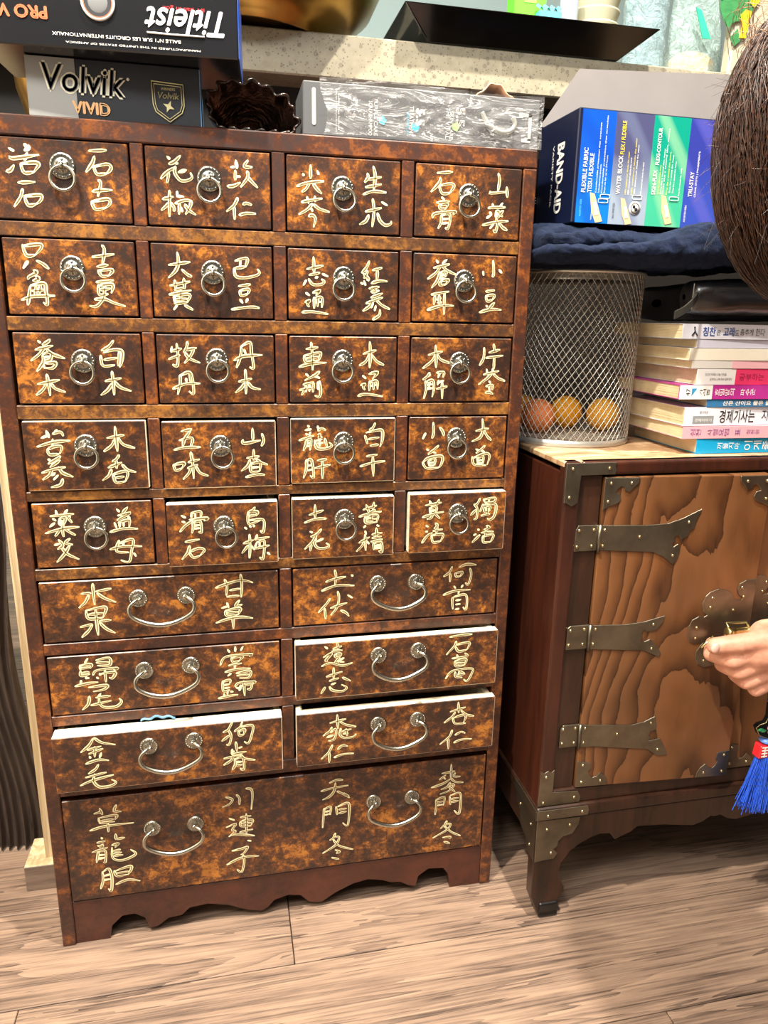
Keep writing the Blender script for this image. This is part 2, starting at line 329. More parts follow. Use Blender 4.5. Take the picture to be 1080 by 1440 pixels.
LET = {
 'r1a': """370 9745 417 9720;367 9669 410 9655 646 9701;325 9530 365 9543 403 9595;517 9791 536 9760 510 9726;555 9783 557 9756 521 9727;536 9711 501 9638;465 9609 490 9528 586 9539;476 9610 594 9627 637 9613 611 9574 579 9533;425 9431 587 9445;458 9372 433 9298 362 9200;468 9306 498 9223 578 9238;473 9306 609 9324 635 9303 609 9262 578 9238;1123 9765 1295 9781;1170 9716 1148 9654 1077 9561;1157 9621 1185 9550 1278 9560;1162 9621 1285 9650 1324 9630 1316 9596 1278 9560;1192 9494 1213 9461 1174 9335;1126 9383 1208 9399 1324 9405;1112 9286 1141 9213 1241 9229;1118 9286 1260 9316 1293 9295 1279 9260 1241 9229""",
 'r1b': """1888 9758 1916 9731;2019 9771 1957 9711 1896 9685;1926 9704 1998 9696;1959 9654 1879 9610 1810 9538;1897 9605 1873 9501;2072 9638 1987 9610;1966 9666 1957 9603 2007 9537 2073 9535 2129 9567 2114 9617;1822 9343 1932 9372;1893 9428 1879 9171;1880 9305 1842 9269 1798 9232;1899 9312 1932 9261 1924 9226;1971 9426 1968 9368;1969 9379 2041 9377;1947 9308 2045 9342 2106 9339;1989 9310 1977 9199;2005 9270 2015 9224;2112 9340 2091 9274 2044 9202;2043 9301 2077 9250 2154 9201;2531 9692 2574 9695;2588 9759 2598 9679;2712 9766 2673 9706 2760 9705;2579 9660 2576 9567;2577 9602 2633 9605;2493 9504 2549 9507 2631 9547;2703 9661 2707 9603 2629 9500;2707 9603 2756 9553 2811 9503;2595 9392 2555 9319 2471 9250;2554 9308 2556 9171;2649 9330 2687 9343 2743 9328;2608 9221 2684 9242 2785 9241""",
 'r1c': """3381 9758 3379 9622;3296 9670 3309 9647;3451 9708 3470 9668;3231 9542 3353 9584 3528 9606;3366 9585 3333 9524 3281 9485;3405 9581 3444 9529 3502 9478;3280 9383 3378 9406 3508 9431;3339 9440 3358 9369;3424 9450 3430 9391;3397 9371 3338 9308 3246 9255;3410 9365 3482 9320 3587 9295;3384 9322 3403 9292;3357 9242 3396 9256 3429 9220 3408 9128;4008 9709 4015 9673 3976 9617;4008 9649 4168 9682;4073 9785 4095 9684 4077 9525;3989 9569 4170 9609;3964 9495 4077 9531 4225 9526;3992 9319 4174 9364;4071 9452 4087 9329 4069 9161;4027 9284 3994 9220 3920 9180;4128 9307 4156 9233 4218 9186 4279 9201 4285 9233;4173 9426 4241 9392""",
 'r1d': """4806 9759 4986 9781;4843 9712 4831 9656 4737 9558;4832 9631 4870 9552 4961 9557;4839 9631 4963 9656 5006 9634 4961 9557;4865 9509 4901 9485;4811 9450 4964 9470;4847 9433 4855 9389 4925 9393;4854 9427 4937 9443 4925 9399;4768 9291 4801 9337 5032 9366 5006 9333;4872 9321 4868 9239 4836 9174;4872 9321 4963 9338 4974 9256 4949 9178 4920 9190;4888 9277 4958 9287;4883 9233 4953 9242;5529 9792 5548 9724 5534 9604;5442 9575 5463 9582 5649 9604;5639 9654 5653 9541;5440 9600 5449 9569;5429 9422 5501 9432 5638 9438;5477 9469 5494 9419;5599 9481 5552 9421;5446 9378 5477 9354;5414 9313 5477 9354;5525 9395 5522 9324;5525 9395 5562 9383 5558 9332 5522 9324;5527 9356 5556 9358;5612 9399 5577 9365 5609 9334;5368 9234 5525 9273 5684 9292;5530 9318 5548 9248 5531 9170 5501 9188;5504 9253 5457 9199;5569 9268 5616 9219 5676 9189""",
 'r2a': """403 8838 432 8736 519 8744;413 8827 569 8850 583 8816 519 8744;438 8678 385 8606;524 8686 579 8659 637 8608;486 8591 513 8569 434 8525 425 8496;498 8533 530 8510 464 8485;436 8431 413 8317 394 8239;442 8437 572 8464 587 8381 586 8249 548 8273;494 8438 478 8331;449 8384 577 8399;342 8292 455 8330 671 8341;536 8451 521 8356;1178 8861 1198 8815 1169 8666;1074 8742 1296 8777;1114 8646 1228 8668;1123 8611 1154 8552 1226 8560;1122 8605 1266 8621 1226 8560;1095 8490 1270 8513;1111 8461 1115 8364 1206 8372;1116 8455 1255 8470 1236 8379;1119 8412 1240 8428;1179 8498 1164 8371 1134 8298 1070 8241 1004 8246;1064 8314 1171 8317 1253 8282 1372 8248""",
 'r2b': """1845 8687 2070 8724;1939 8817 1946 8720 1916 8635 1832 8553;1979 8643 2032 8595 2081 8572;1846 8474 2060 8522;1898 8530 1906 8438;1993 8551 1999 8441;1893 8432 2000 8459;1834 8381 2068 8430;1884 8376 1886 8295;1890 8370 2047 8386 2018 8305;1955 8427 1949 8303;1887 8327 2026 8342;1885 8289 2024 8305;1909 8271 1869 8220;1991 8273 2077 8224;2548 8752 2676 8781 2654 8688;2605 8754 2597 8686;2533 8672 2661 8694;2533 8672 2549 8592 2638 8576 2768 8604 2807 8637 2783 8673;2577 8487 2707 8509;2589 8443 2600 8387 2672 8407;2595 8443 2686 8458 2672 8407;2586 8348 2617 8305;2670 8357 2649 8312;2492 8239 2694 8268 2798 8258""",
 'r2c': """3332 8690 3519 8733;3406 8818 3412 8642;3358 8627 3479 8656;3291 8518 3325 8576;3351 8583 3397 8527 3491 8529 3525 8562 3492 8587;3425 8598 3458 8611;3505 8644 3572 8615;3317 8435 3363 8405;3397 8437 3478 8465 3430 8406;3410 8386 3409 8264;3410 8373 3498 8388 3497 8278;3416 8335 3491 8343;3450 8387 3450 8284;3309 8333 3363 8353 3335 8314 3355 8282;3274 8222 3382 8231 3572 8208;4040 8794 4006 8723 3952 8664;4020 8692 4007 8646 3980 8607;3973 8658 4049 8596;3946 8561 3974 8542;3981 8581 4002 8530;4015 8601 4042 8583;4082 8700 4192 8729;4137 8708 4132 8585;4070 8558 4160 8586 4257 8582;4044 8499 4161 8521;4078 8519 4120 8474 4058 8466;4079 8454 4162 8482;4066 8401 4204 8450;4011 8335 4122 8376 4205 8405;4080 8376 4053 8309 3970 8248;4129 8377 4193 8319 4292 8275;4094 8350 4067 8283;4123 8311 4110 8251;4090 8158 4166 8206 4172 8272""",
 'r2d': """4828 8833 4857 8801;4956 8844 4900 8796;4802 8748 4994 8793;4887 8776 4826 8690 4729 8621;4901 8777 4961 8726 5078 8677;4876 8704 4850 8611 4782 8524;4890 8698 4954 8706 4942 8647;4870 8665 4941 8673;4864 8632 4936 8640;4894 8599 4881 8559 4953 8568;4894 8606 4987 8622 4953 8568;4785 8451 5000 8490;4828 8439 4818 8332;4852 8393 4909 8414;4943 8468 4945 8227;4860 8360 4918 8367;4741 8277 4905 8327 5065 8330;4878 8447 4883 8340;5522 8849 5537 8717 5525 8663;5404 8726 5414 8680;5601 8752 5641 8713;5453 8501 5564 8517;5456 8454 5474 8393 5541 8408;5464 8454 5560 8463 5541 8408;5463 8339 5486 8325;5565 8375 5488 8291;5385 8262 5525 8299 5660 8295""",
 'r3a': """457 7876 484 7852;576 7890 550 7865 494 7833;424 7783 605 7828;515 7809 461 7740 365 7665;526 7803 585 7741 712 7692;489 7728 488 7653 413 7553;497 7741 575 7754 562 7685 495 7666;499 7703 559 7716;511 7641 612 7648 577 7591 506 7591;486 7635 499 7584;412 7420 638 7465;511 7522 520 7420 526 7293;496 7427 460 7363 383 7300;544 7427 587 7369 686 7333;1218 7885 1171 7828 1087 7777;1077 7726 1093 7618 1217 7625;1110 7758 1217 7790 1301 7772 1288 7664 1264 7600;1111 7682 1247 7702;1271 7772 1253 7613;1105 7452 1275 7484;1181 7555 1185 7446 1186 7297;1178 7433 1123 7355 1044 7297;1197 7446 1261 7381 1371 7342""",
 'r3b': """1829 7828 1819 7764;1820 7776 1935 7810;1881 7860 1888 7745 1875 7622 1824 7635;1790 7693 1913 7739;1996 7881 1987 7823 1952 7765;1966 7791 2095 7818;2063 7811 2027 7733 1953 7648;1965 7765 2013 7700 2126 7653;1901 7518 1897 7432 1864 7301;1901 7511 1993 7551 2029 7498 2039 7313 1989 7340;2005 7551 2013 7432;1816 7367 1947 7419 2116 7426;1964 7485 1967 7432;2583 7842 2573 7737 2522 7598;2589 7842 2682 7882 2698 7751 2714 7599 2668 7612;2499 7684 2612 7731 2818 7745;2614 7803 2632 7750;2689 7869 2692 7751;2543 7446 2691 7479;2620 7579 2623 7446 2619 7304;2609 7432 2574 7379 2499 7318;2643 7439 2695 7378 2788 7358""",
 'r3c': """3317 7816 3454 7837;3289 7742 3316 7669 3460 7690;3296 7742 3461 7777 3481 7757 3460 7690;3310 7709 3467 7730;3372 7889 3385 7756 3388 7575;3233 7614 3364 7649 3550 7663;3308 7534 3342 7507;3467 7561 3404 7514 3293 7459;3390 7520 3473 7486;3279 7412 3404 7439;3307 7405 3306 7323;3313 7391 3257 7289;3348 7411 3347 7329;3397 7432 3389 7322;3237 7350 3410 7377;3445 7439 3452 7350;3466 7452 3479 7322 3458 7267 3410 7288;3983 7767 4138 7809;4059 7903 4067 7761 4060 7604;4053 7761 4012 7679 3935 7631;4082 7755 4147 7680 4233 7639;3978 7515 4021 7480;4056 7535 4156 7556 4093 7473;4065 7452 4059 7334;4072 7439 4150 7452 4159 7355;4080 7397 4151 7411;4115 7459 4109 7348;3958 7404 4008 7418 3987 7383 4009 7348;3924 7279 4024 7299 4226 7271""",
 'r3d': """4773 7760 4948 7803;4857 7871 4866 7740 4872 7607;4854 7753 4813 7684 4705 7600;4883 7767 4930 7705 5050 7664;4795 7551 4760 7502 4710 7467;4753 7502 4811 7530;4747 7453 4758 7361 4732 7240;4755 7438 4836 7460 4854 7361 4835 7261;4764 7403 4837 7417;4758 7361 4839 7368;4799 7453 4794 7375;4884 7551 4973 7558 4961 7495;4921 7551 4901 7488;4896 7431 4977 7460;4910 7460 4897 7403;4891 7360 5025 7389;4955 7445 4963 7239;5468 7849 5467 7730 5419 7638;5587 7892 5608 7794;5532 7793 5674 7830;5498 7730 5717 7760;5603 7752 5605 7596;5479 7531 5675 7575;5513 7595 5532 7524;5589 7603 5600 7539;5585 7546 5512 7474 5417 7410;5600 7546 5665 7489 5760 7453;5552 7453 5577 7424;5517 7388 5601 7402 5597 7345;5514 7309 5560 7316 5615 7294;5555 7395 5567 7323""",
 'r4a': """398 6838 480 6870;454 6916 477 6837;564 6927 529 6875;518 6882 598 6901 625 6854;346 6741 515 6790 694 6804;512 6823 500 6757;447 6712 466 6652 564 6657;453 6712 529 6744 596 6736 570 6657;442 6599 472 6585;574 6630 522 6598 437 6546;459 6512 570 6590;469 6552 543 6564;367 6448 487 6485 618 6508;475 6485 438 6419 365 6369;545 6510 582 6442 689 6394;501 6444 462 6411;530 6416 476 6364;575 6374 545 6307 443 6280;1080 6827 1265 6858;1171 6952 1173 6806 1178 6671;1154 6806 1118 6739 1031 6674;1194 6832 1245 6751 1369 6708;1192 6630 1157 6583 1111 6557;1068 6490 1218 6548;1156 6577 1155 6474;1098 6469 1067 6401 993 6342;1216 6521 1275 6458 1363 6431;1113 6414 1137 6317 1241 6328;1119 6414 1236 6445 1272 6417 1241 6328;1141 6372 1232 6383""",
 'r4b': """1883 6889 2001 6914;1988 6901 1918 6807 1887 6712;1858 6787 1997 6812 1978 6710;1793 6679 1926 6704 2090 6704;1777 6507 1800 6437 1867 6463;1784 6507 1897 6525 1867 6463;1943 6531 2071 6563;1975 6648 1989 6516 1993 6334;1933 6462 2048 6501;1967 6475 1944 6406 1873 6330;2021 6487 2070 6402 2162 6365;2680 6912 2683 6766;2568 6782 2580 6740 2772 6772;2787 6848 2806 6771 2777 6702;2609 6565 2753 6583;2687 6661 2683 6535;2642 6543 2613 6473 2536 6411;2711 6555 2779 6504 2847 6481;2648 6493 2652 6401 2749 6406;2655 6500 2758 6505 2749 6406;2660 6450 2743 6456;2588 6339 2720 6364 2810 6361""",
 'r4c': """3320 6938 3341 6917;3291 6883 3368 6896;3298 6840 3319 6826;3354 6861 3333 6819;3220 6764 3396 6818;3311 6770 3297 6713 3268 6636;3311 6763 3360 6769 3345 6641;3311 6727 3353 6734;3303 6692 3353 6698;3439 6930 3452 6866;3445 6874 3481 6901 3537 6879;3445 6831 3466 6824 3452 6789 3494 6802;3403 6761 3430 6668 3536 6659 3608 6693 3572 6737;3417 6754 3494 6774;3438 6725 3508 6731;3466 6760 3459 6682;3523 6780 3551 6673;3302 6528 3301 6427 3264 6305;3309 6521 3358 6527 3379 6440 3385 6309 3343 6339;3315 6456 3365 6462;3315 6398 3372 6411;3436 6518 3550 6529;3400 6425 3593 6463;3493 6516 3493 6292;4130 6957 4102 6900 4059 6872;4009 6808 4040 6707;4023 6844 4154 6871 4219 6863 4221 6754 4193 6668;4053 6764 4184 6784;4076 6685 4178 6697;4034 6555 4166 6574;3955 6433 4101 6473 4263 6491;4107 6561 4118 6303""",
 'r4d': """4862 6951 4871 6827 4854 6754;4769 6821 4734 6748;4947 6892 4987 6840 5005 6781;4791 6622 4821 6607;4941 6664 4882 6613 4808 6555;4852 6599 4914 6568;4743 6460 4799 6383 4952 6387;4751 6459 4810 6510 4961 6537 5001 6499 4974 6409 4936 6387;4818 6480 4828 6413;4833 6487 4901 6501 4897 6419;4827 6450 4896 6456;4828 6413 4897 6419;5417 6841 5586 6868;5494 6988 5509 6862 5476 6758 5369 6708;5517 6854 5568 6772 5626 6719;5429 6610 5469 6594;5544 6652 5499 6608 5432 6557;5500 6593 5549 6570;5387 6513 5416 6414 5574 6402;5411 6504 5565 6554 5615 6515 5589 6409;5451 6496 5462 6428;5458 6503 5528 6517 5533 6434;5452 6466 5531 6472;5455 6428 5541 6433""",
 'r5a': """399 5940 652 5958;461 6007 473 5930;587 6009 545 5962;421 5911 456 5882;381 5815 442 5862;497 5915 483 5832;496 5908 554 5920 534 5837;493 5873 538 5879;489 5831 534 5837;606 5932 591 5904 624 5854;330 5740 517 5788 696 5801;523 5858 513 5746 521 5689;498 5789 427 5700;542 5787 589 5742 649 5704;461 5656 499 5590 438 5543;411 5595 469 5613;582 5665 527 5618 608 5592;575 5587 502 5476 417 5387;485 5570 541 5481 663 5412;1116 5996 1146 5960;1234 6013 1171 5945;1124 5918 1263 5948 1181 5902 1107 5862;1209 5929 1258 5877;1079 5835 1100 5770;1137 5832 1133 5775;1177 5838 1179 5781;1124 5833 1231 5864 1249 5842 1237 5771;1025 5726 1171 5759 1335 5752;1115 5618 1079 5489 1216 5468;1112 5582 1267 5625 1244 5481 1208 5351 1117 5378;1009 5515 1156 5544 1367 5536;1160 5602 1155 5529;1269 5458 1292 5413""",
 'r5b': """1834 5912 1886 5881;1837 5840 1877 5824;1811 5719 1875 5788 1965 5849;1949 5943 1946 5879;1949 5936 2051 5954 2054 5889;1925 5858 2128 5871 2086 5837;1989 5927 1993 5877;1964 5828 1961 5763 1944 5691;1970 5820 2045 5831 2053 5701 2019 5709;1975 5784 2043 5788;1967 5748 2041 5752;1865 5590 2028 5614;1909 5539 1885 5460 1813 5372;1899 5459 1950 5390 2026 5415;1906 5466 2016 5505 2077 5479 2026 5415;2680 5980 2651 5945 2602 5925;2602 5925 2605 5779 2745 5824;2602 5918 2706 5928 2691 5871;2607 5874 2698 5885;2606 5823 2752 5832 2786 5786 2769 5668 2735 5692;2555 5737 2582 5714;2611 5757 2631 5734;2653 5762 2673 5739;2535 5538 2655 5577;2608 5646 2610 5497 2599 5348;2590 5513 2510 5413;2618 5512 2665 5450;2698 5642 2675 5569;2669 5584 2845 5605;2696 5553 2666 5480;2710 5545 2781 5556 2761 5339 2719 5357;2652 5465 2843 5501;2724 5544 2723 5492;2813 5412 2847 5380""",
 'r5c': """3328 5855 3502 5908;3398 5978 3397 5807;3270 5760 3400 5800 3538 5802;3334 5645 3370 5628;3472 5669 3413 5603 3340 5577;3421 5626 3399 5589;3413 5603 3362 5515 3266 5421;3347 5485 3336 5394;3493 5547 3413 5512;3406 5558 3391 5483 3441 5427 3544 5430 3566 5459 3530 5492;3992 5896 4162 5943;4028 5955 4067 5856;4125 5982 4111 5892;4059 5856 4148 5891;3941 5808 4074 5848 4223 5865;4015 5805 4031 5728 4151 5731;4030 5797 4172 5821 4158 5723;4089 5855 4098 5733;4031 5766 4165 5776;4024 5690 3995 5661;4166 5692 4197 5675;4018 5622 4033 5575;3944 5472 4078 5542;4018 5576 4028 5367;4012 5484 3975 5424 3908 5357;4034 5498 4072 5450;4108 5572 4236 5589;4159 5654 4169 5523;4109 5526 4229 5543;4094 5480 4245 5504;4125 5463 4134 5369;4132 5455 4223 5466 4233 5341 4194 5358;4140 5423 4224 5427;4141 5392 4224 5396""",
 'r5d': """4761 5942 4966 5972;4812 6000 4845 5923;4933 6011 4891 5929;4815 5909 4833 5825;4823 5901 4899 5921 4902 5837;4832 5871 4900 5876;4728 5791 4841 5824 5001 5852;4856 5831 4835 5779 4782 5765;4879 5838 4951 5766;4777 5681 4808 5664;4772 5604 4803 5603;4731 5459 4797 5549 4865 5585;4899 5707 4923 5675 4879 5638;4872 5607 4995 5625;4924 5667 4912 5575;4851 5554 4877 5459 4970 5471;4866 5553 4990 5563 4999 5524 4970 5463;5468 6008 5440 5948 5402 5918;5393 5934 5436 5878 5434 5754 5396 5740;5421 5864 5354 5789;5515 5999 5534 5952;5516 5991 5664 6009 5652 5956 5534 5952;5586 5996 5588 5958;5511 5930 5477 5830;5520 5922 5678 5924 5671 5776 5610 5724 5577 5749;5537 5890 5540 5836 5603 5841;5546 5882 5608 5895 5603 5841;5568 5897 5583 5780;5496 5783 5613 5802;5458 5605 5483 5588;5407 5529 5446 5543;5396 5434 5434 5472 5494 5533;5575 5647 5616 5622 5538 5594;5509 5556 5676 5564;5577 5608 5560 5498;5535 5515 5548 5427 5643 5431;5543 5507 5662 5525 5672 5493 5643 5431""",
 'r6e': """647 4985 732 4987 744 4971;783 5103 782 4961 785 4834;730 4965 683 4878 605 4809;812 5004 986 5031;823 4981 910 4908 1026 4855;681 4773 706 4666 865 4670;688 4773 876 4805 907 4773 865 4670;703 4719 890 4728;789 4796 789 4629 794 4445;605 4567 740 4595;739 4587 693 4515 607 4432;822 4627 956 4632;821 4612 894 4522 991 4461""",
 'r6e2': """2185 4963 2343 5015 2500 5044 2635 5005;2295 5064 2320 4985 2308 4855;2488 5121 2498 4990 2486 4820;2354 4921 2482 4936;2315 4839 2465 4844;2246 4695 2318 4714;2312 4761 2331 4689;2463 4782 2411 4715 2497 4725;2294 4660 2306 4589 2442 4595;2301 4660 2467 4680 2442 4595;2307 4628 2458 4633;2174 4504 2326 4548 2485 4560 2622 4534;2377 4584 2378 4409""",
 'r6f': """3536 4958 3642 4991 3792 5014;3649 5109 3664 5013 3649 4903;3860 5033 3883 5013;3484 4842 3672 4902 3900 4888;3589 4731 3536 4654 3437 4548;3520 4599 3532 4452;3687 4821 3702 4723 3672 4596 3596 4504;3596 4602 3809 4660;3726 4560 3795 4523 3833 4471;3816 4764 3878 4720""",
 'r6f2': """5188 5070 5151 4991 5073 4938;5168 4973 5165 4859;5285 5057 5388 5092 5519 5076;5232 4978 5250 4928 5307 4932;5240 4977 5329 4989 5307 4932;5432 5032 5453 4940 5419 4810 5377 4838;5224 4797 5250 4763;5346 4806 5323 4766;5083 4682 5243 4730 5456 4733;5300 4726 5286 4685;5215 4640 5210 4574 5222 4472;5231 4647 5377 4671 5413 4593 5404 4459 5361 4496;5258 4595 5331 4602;5260 4537 5326 4541;5255 4470 5312 4474""",
 'r7e': """650 4155 612 4096;557 4077 557 4006;563 4069 684 4074 666 4020;559 4030 668 4036;557 3999 558 3935 661 3950;561 3967 656 3974;612 3931 614 3883;553 3873 541 3818;479 3800 623 3826 746 3831;616 3899 649 3895;742 4123 893 4142 892 4047 750 4052;746 4092 888 4087;693 3931 745 3989 978 4000 934 3972;731 3896 756 3877;769 3948 780 3915;782 3939 946 3947 913 3871 873 3883;833 3982 834 3822;632 3770 838 3782 806 3729 675 3710;629 3650 607 3547 533 3474;761 3677 723 3624;703 3626 875 3633;640 3528 877 3568;738 3647 738 3550 788 3488 926 3482 993 3540 969 3592""",
 'r7e2': """2296 4134 2324 4092;2392 4167 2389 4094;2486 4159 2455 4105;2201 3931 2278 4039 2586 4045 2556 4023;2343 4025 2356 3959 2436 3968;2350 4016 2475 4030 2436 3968;2303 3914 2465 3933;2385 3956 2374 3867;2256 3828 2403 3856 2573 3852;2328 3805 2283 3768;2222 3708 2224 3566 2305 3575;2229 3699 2310 3716 2309 3666;2234 3648 2308 3658;2240 3606 2306 3608;2276 3578 2273 3511;2230 3532 2235 3481;2161 3469 2302 3491 2406 3498;2312 3549 2349 3546;2394 3799 2564 3817 2547 3727 2429 3730;2400 3765 2556 3768;2373 3618 2426 3663 2620 3662 2589 3631;2380 3601 2439 3579;2440 3629 2423 3547;2447 3620 2574 3624 2557 3559 2520 3571;2479 3683 2487 3473""",
 'r7f': """3495 4161 3533 4125;3479 4015 3585 4063 3510 3971 3532 3953;3456 3893 3570 3925 3723 3878 3853 3908;3653 4205 3669 4106;3600 4119 3714 4151;3585 4088 3722 4093;3623 4044 3638 4001 3699 4013;3631 4043 3699 4046 3692 4005;3684 3997 3646 3959 3616 3912;3661 3975 3669 3924;3669 3957 3745 3984;3684 3940 3745 3926;3517 3739 3723 3795;3608 3855 3608 3697;3555 3677 3677 3707;3447 3510 3501 3598;3554 3593 3600 3538 3724 3517 3778 3563 3708 3612;3577 3624 3639 3643;3723 3711 3831 3650""",
 'r7f2': """5139 4161 5277 4175 5448 4179;5232 4094 5202 4020 5102 3910;5218 4027 5271 3946 5385 3963;5234 4043 5413 4063 5385 3963;5249 3897 5285 3817;5186 3851 5390 3868 5355 3914;5228 3813 5240 3735 5363 3741;5236 3812 5375 3826 5363 3741;5238 3773 5370 3775;5108 3565 5202 3669 5465 3680 5462 3593 5408 3502 5357 3533;5236 3649 5247 3578 5339 3561;5300 3677 5279 3610;5271 3602 5378 3610;5316 3693 5301 3660 5369 3619""",
 'r8e': """665 3190 610 3099 508 3013;679 3196 761 3122 915 3076;591 3039 751 3074;601 2985 769 3039;676 3074 664 2928;605 2952 616 2918;744 2984 718 2913;556 2851 702 2890 824 2867;697 2825 658 2763 571 2708;540 2662 784 2706;470 2557 611 2611 864 2662;646 2698 624 2600 686 2511 811 2508 884 2550 832 2599""",
 'r8e2': """2320 3235 2265 3132 2198 3098;2265 3132 2299 3036 2272 2920 2236 2924;2285 3054 2179 2974;2345 3098 2435 3164;2445 3230 2420 3157;2405 3151 2568 3158 2549 3007 2509 2910 2458 2941;2396 3101 2401 3033 2461 3043;2404 3100 2470 3110 2453 3035;2307 2848 2297 2781;2290 2790 2335 2819;2354 2945 2364 2807;2388 2855 2433 2867;2297 2772 2483 2793;2199 2724 2407 2750;2319 2769 2286 2687 2188 2630;2407 2759 2465 2691 2591 2658;2331 2708 2336 2621 2296 2548;2338 2698 2428 2713 2447 2589 2430 2531 2394 2561;2344 2654 2426 2653;2335 2603 2425 2610""",
 'r8f': """3556 3096 3766 3133;3649 3206 3660 2998;3680 3108 3766 3047 3900 3006;3579 3033 3548 2975 3463 2916;3564 2956 3626 3001 3634 2931 3603 2847 3532 2838;3517 2892 3603 2917;3696 3002 3688 2907 3751 2856 3861 2861 3900 2901;3719 2956 3837 2978;3727 2920 3798 2921;3766 2986 3782 2879;3587 2770 3532 2662 3438 2576;3548 2660 3544 2510;3657 2700 3720 2746 3791 2729;3610 2582 3721 2613 3871 2613""",
 'r8f2': """5182 3088 5396 3136;5289 3218 5300 3057;5249 3072 5202 3005 5098 2927;5332 3090 5419 3018 5521 2989;5219 2994 5257 2901 5408 2893;5236 2993 5368 3023 5404 2984 5374 2906;5219 2806 5182 2710 5052 2607;5166 2694 5177 2520;5265 2728 5347 2764 5408 2739;5253 2611 5353 2645 5506 2642""",
 'r9a': """551 1992 653 2013;621 2061 649 1960;824 2086 796 2001 881 1980;781 1995 817 1998;596 1924 604 1851;610 1922 813 1937 793 1868;621 1876 780 1879;604 1843 791 1842;481 1748 672 1788 1021 1790;704 1837 701 1694;608 1627 621 1598;552 1554 654 1566;556 1509 620 1490 593 1521;622 1525 575 1478;483 1420 676 1463;556 1418 542 1338 521 1250;563 1417 643 1413 630 1250 609 1254;559 1363 631 1360;547 1309 628 1315;785 1654 785 1564;786 1573 897 1583;729 1491 811 1505 762 1449;726 1455 729 1289 851 1242 1011 1309 950 1392;737 1398 833 1410;741 1361 844 1363;746 1323 856 1324;582 1101 579 962 540 838;589 1100 666 1134 691 980 669 787 635 830;592 1034 674 1049;587 970 676 974;729 1095 760 1006 894 1012;751 1092 932 1136 935 1070 893 1002;763 1052 919 1054;735 879 888 928 1043 883""",
 'r9b': """2195 2012 2278 1964 2237 1897 2144 1864;2335 2029 2371 1970 2368 1870;2461 2109 2530 2085 2542 1974 2521 1774;2229 1677 2298 1640;2186 1545 2312 1582 2262 1496 2300 1462 2211 1391;2243 1415 2368 1405 2556 1358;2377 1675 2518 1678;2375 1610 2380 1534 2514 1524;2391 1617 2532 1615 2514 1533;2382 1575 2523 1569;2362 1444 2536 1464;2453 1719 2447 1393;2250 1162 2377 1177 2457 1193 2406 1105 2358 1084;2172 951 2372 1034 2603 1026;2390 1079 2402 962 2365 804 2303 853;2460 1297 2507 1280""",
 'r9c': """3578 2047 3676 2080 3765 2069;3464 1932 3610 1959 3840 1975;3659 2036 3643 1917 3578 1832 3480 1793;3684 1902 3758 1854 3857 1775;3774 1862 3849 1795;3504 1654 3495 1541 3481 1342;3512 1643 3594 1669 3585 1538;3512 1596 3586 1604;3512 1548 3586 1557;3668 1659 3685 1523;3693 1656 3841 1692 3851 1490 3827 1330 3760 1388;3709 1606 3817 1610;3709 1548 3817 1562;3660 1229 3627 1156 3577 1125;3618 1157 3710 1163 3660 1034 3476 925;3627 1136 3711 1016 3913 925;3660 955 3719 916 3669 898;3610 835 3711 793""",
 'r9d': """5176 1990 5367 2004;5306 2117 5312 1867;5230 1955 5136 1890;5196 1930 5232 1887;5369 1975 5354 1919 5451 1907;5028 1779 5200 1824 5302 1887;5311 1896 5375 1830 5500 1804;5305 1829 5255 1758 5169 1731;5272 1785 5360 1783 5293 1695 5154 1655;5272 1775 5383 1663;5105 1574 5109 1466 5097 1320;5114 1573 5227 1597 5215 1461;5116 1524 5212 1530;5126 1473 5214 1481;5306 1596 5321 1456;5314 1614 5455 1634 5472 1455 5453 1289 5379 1359;5335 1552 5441 1558;5337 1503 5443 1508;5279 1194 5246 1129 5186 1078;5246 1129 5335 1136 5286 1043 5076 934;5247 1109 5359 992 5498 910;5228 921 5336 914 5328 885;5249 847 5341 802""",
}
RING= {'r1a': (0.0857, 0.9608), 'r1b': (0.2306, 0.9564), 'r1c': (0.3731, 0.9544), 'r1d': (0.5187, 0.9543), 'r2a': (0.0866, 0.8624), 'r2b': (0.2302, 0.8622), 'r2c': (0.3747, 0.8604), 'r2d': (0.5176, 0.8612), 'r3a': (0.0892, 0.7667), 'r3b': (0.231, 0.769), 'r3c': (0.3738, 0.7687), 'r3d': (0.5164, 0.7674), 'r4a': (0.085, 0.6745), 'r4b': (0.231, 0.6713), 'r4c': (0.375, 0.6733), 'r4d': (0.5166, 0.6761), 'r5a': (0.0866, 0.5796), 'r5b': (0.2314, 0.5765), 'r5c': (0.3758, 0.5787), 'r5d': (0.5183, 0.5825)}
BAIL= {'r6e': (0.1279, 0.4888, 0.1834, 0.4893), 'r6f': (0.4201, 0.4896, 0.4707, 0.4891), 'r7e': (0.1287, 0.3941, 0.1841, 0.3962), 'r7f': (0.4191, 0.3985, 0.4718, 0.4008), 'r8e': (0.1301, 0.301, 0.1842, 0.3026), 'r8f': (0.4194, 0.3009, 0.4729, 0.3024), 'r9g': (0.1243, 0.1672, 0.1792, 0.1663), 'r9h': (0.4197, 0.1666, 0.4747, 0.1665)}
LABEL = {'r7f': 'drawer pulled slightly open with bare pale top edge', 'r8f': 'drawer pulled slightly open over the bottom drawer', 'r8e': 'drawer standing open with blue cloth inside'}
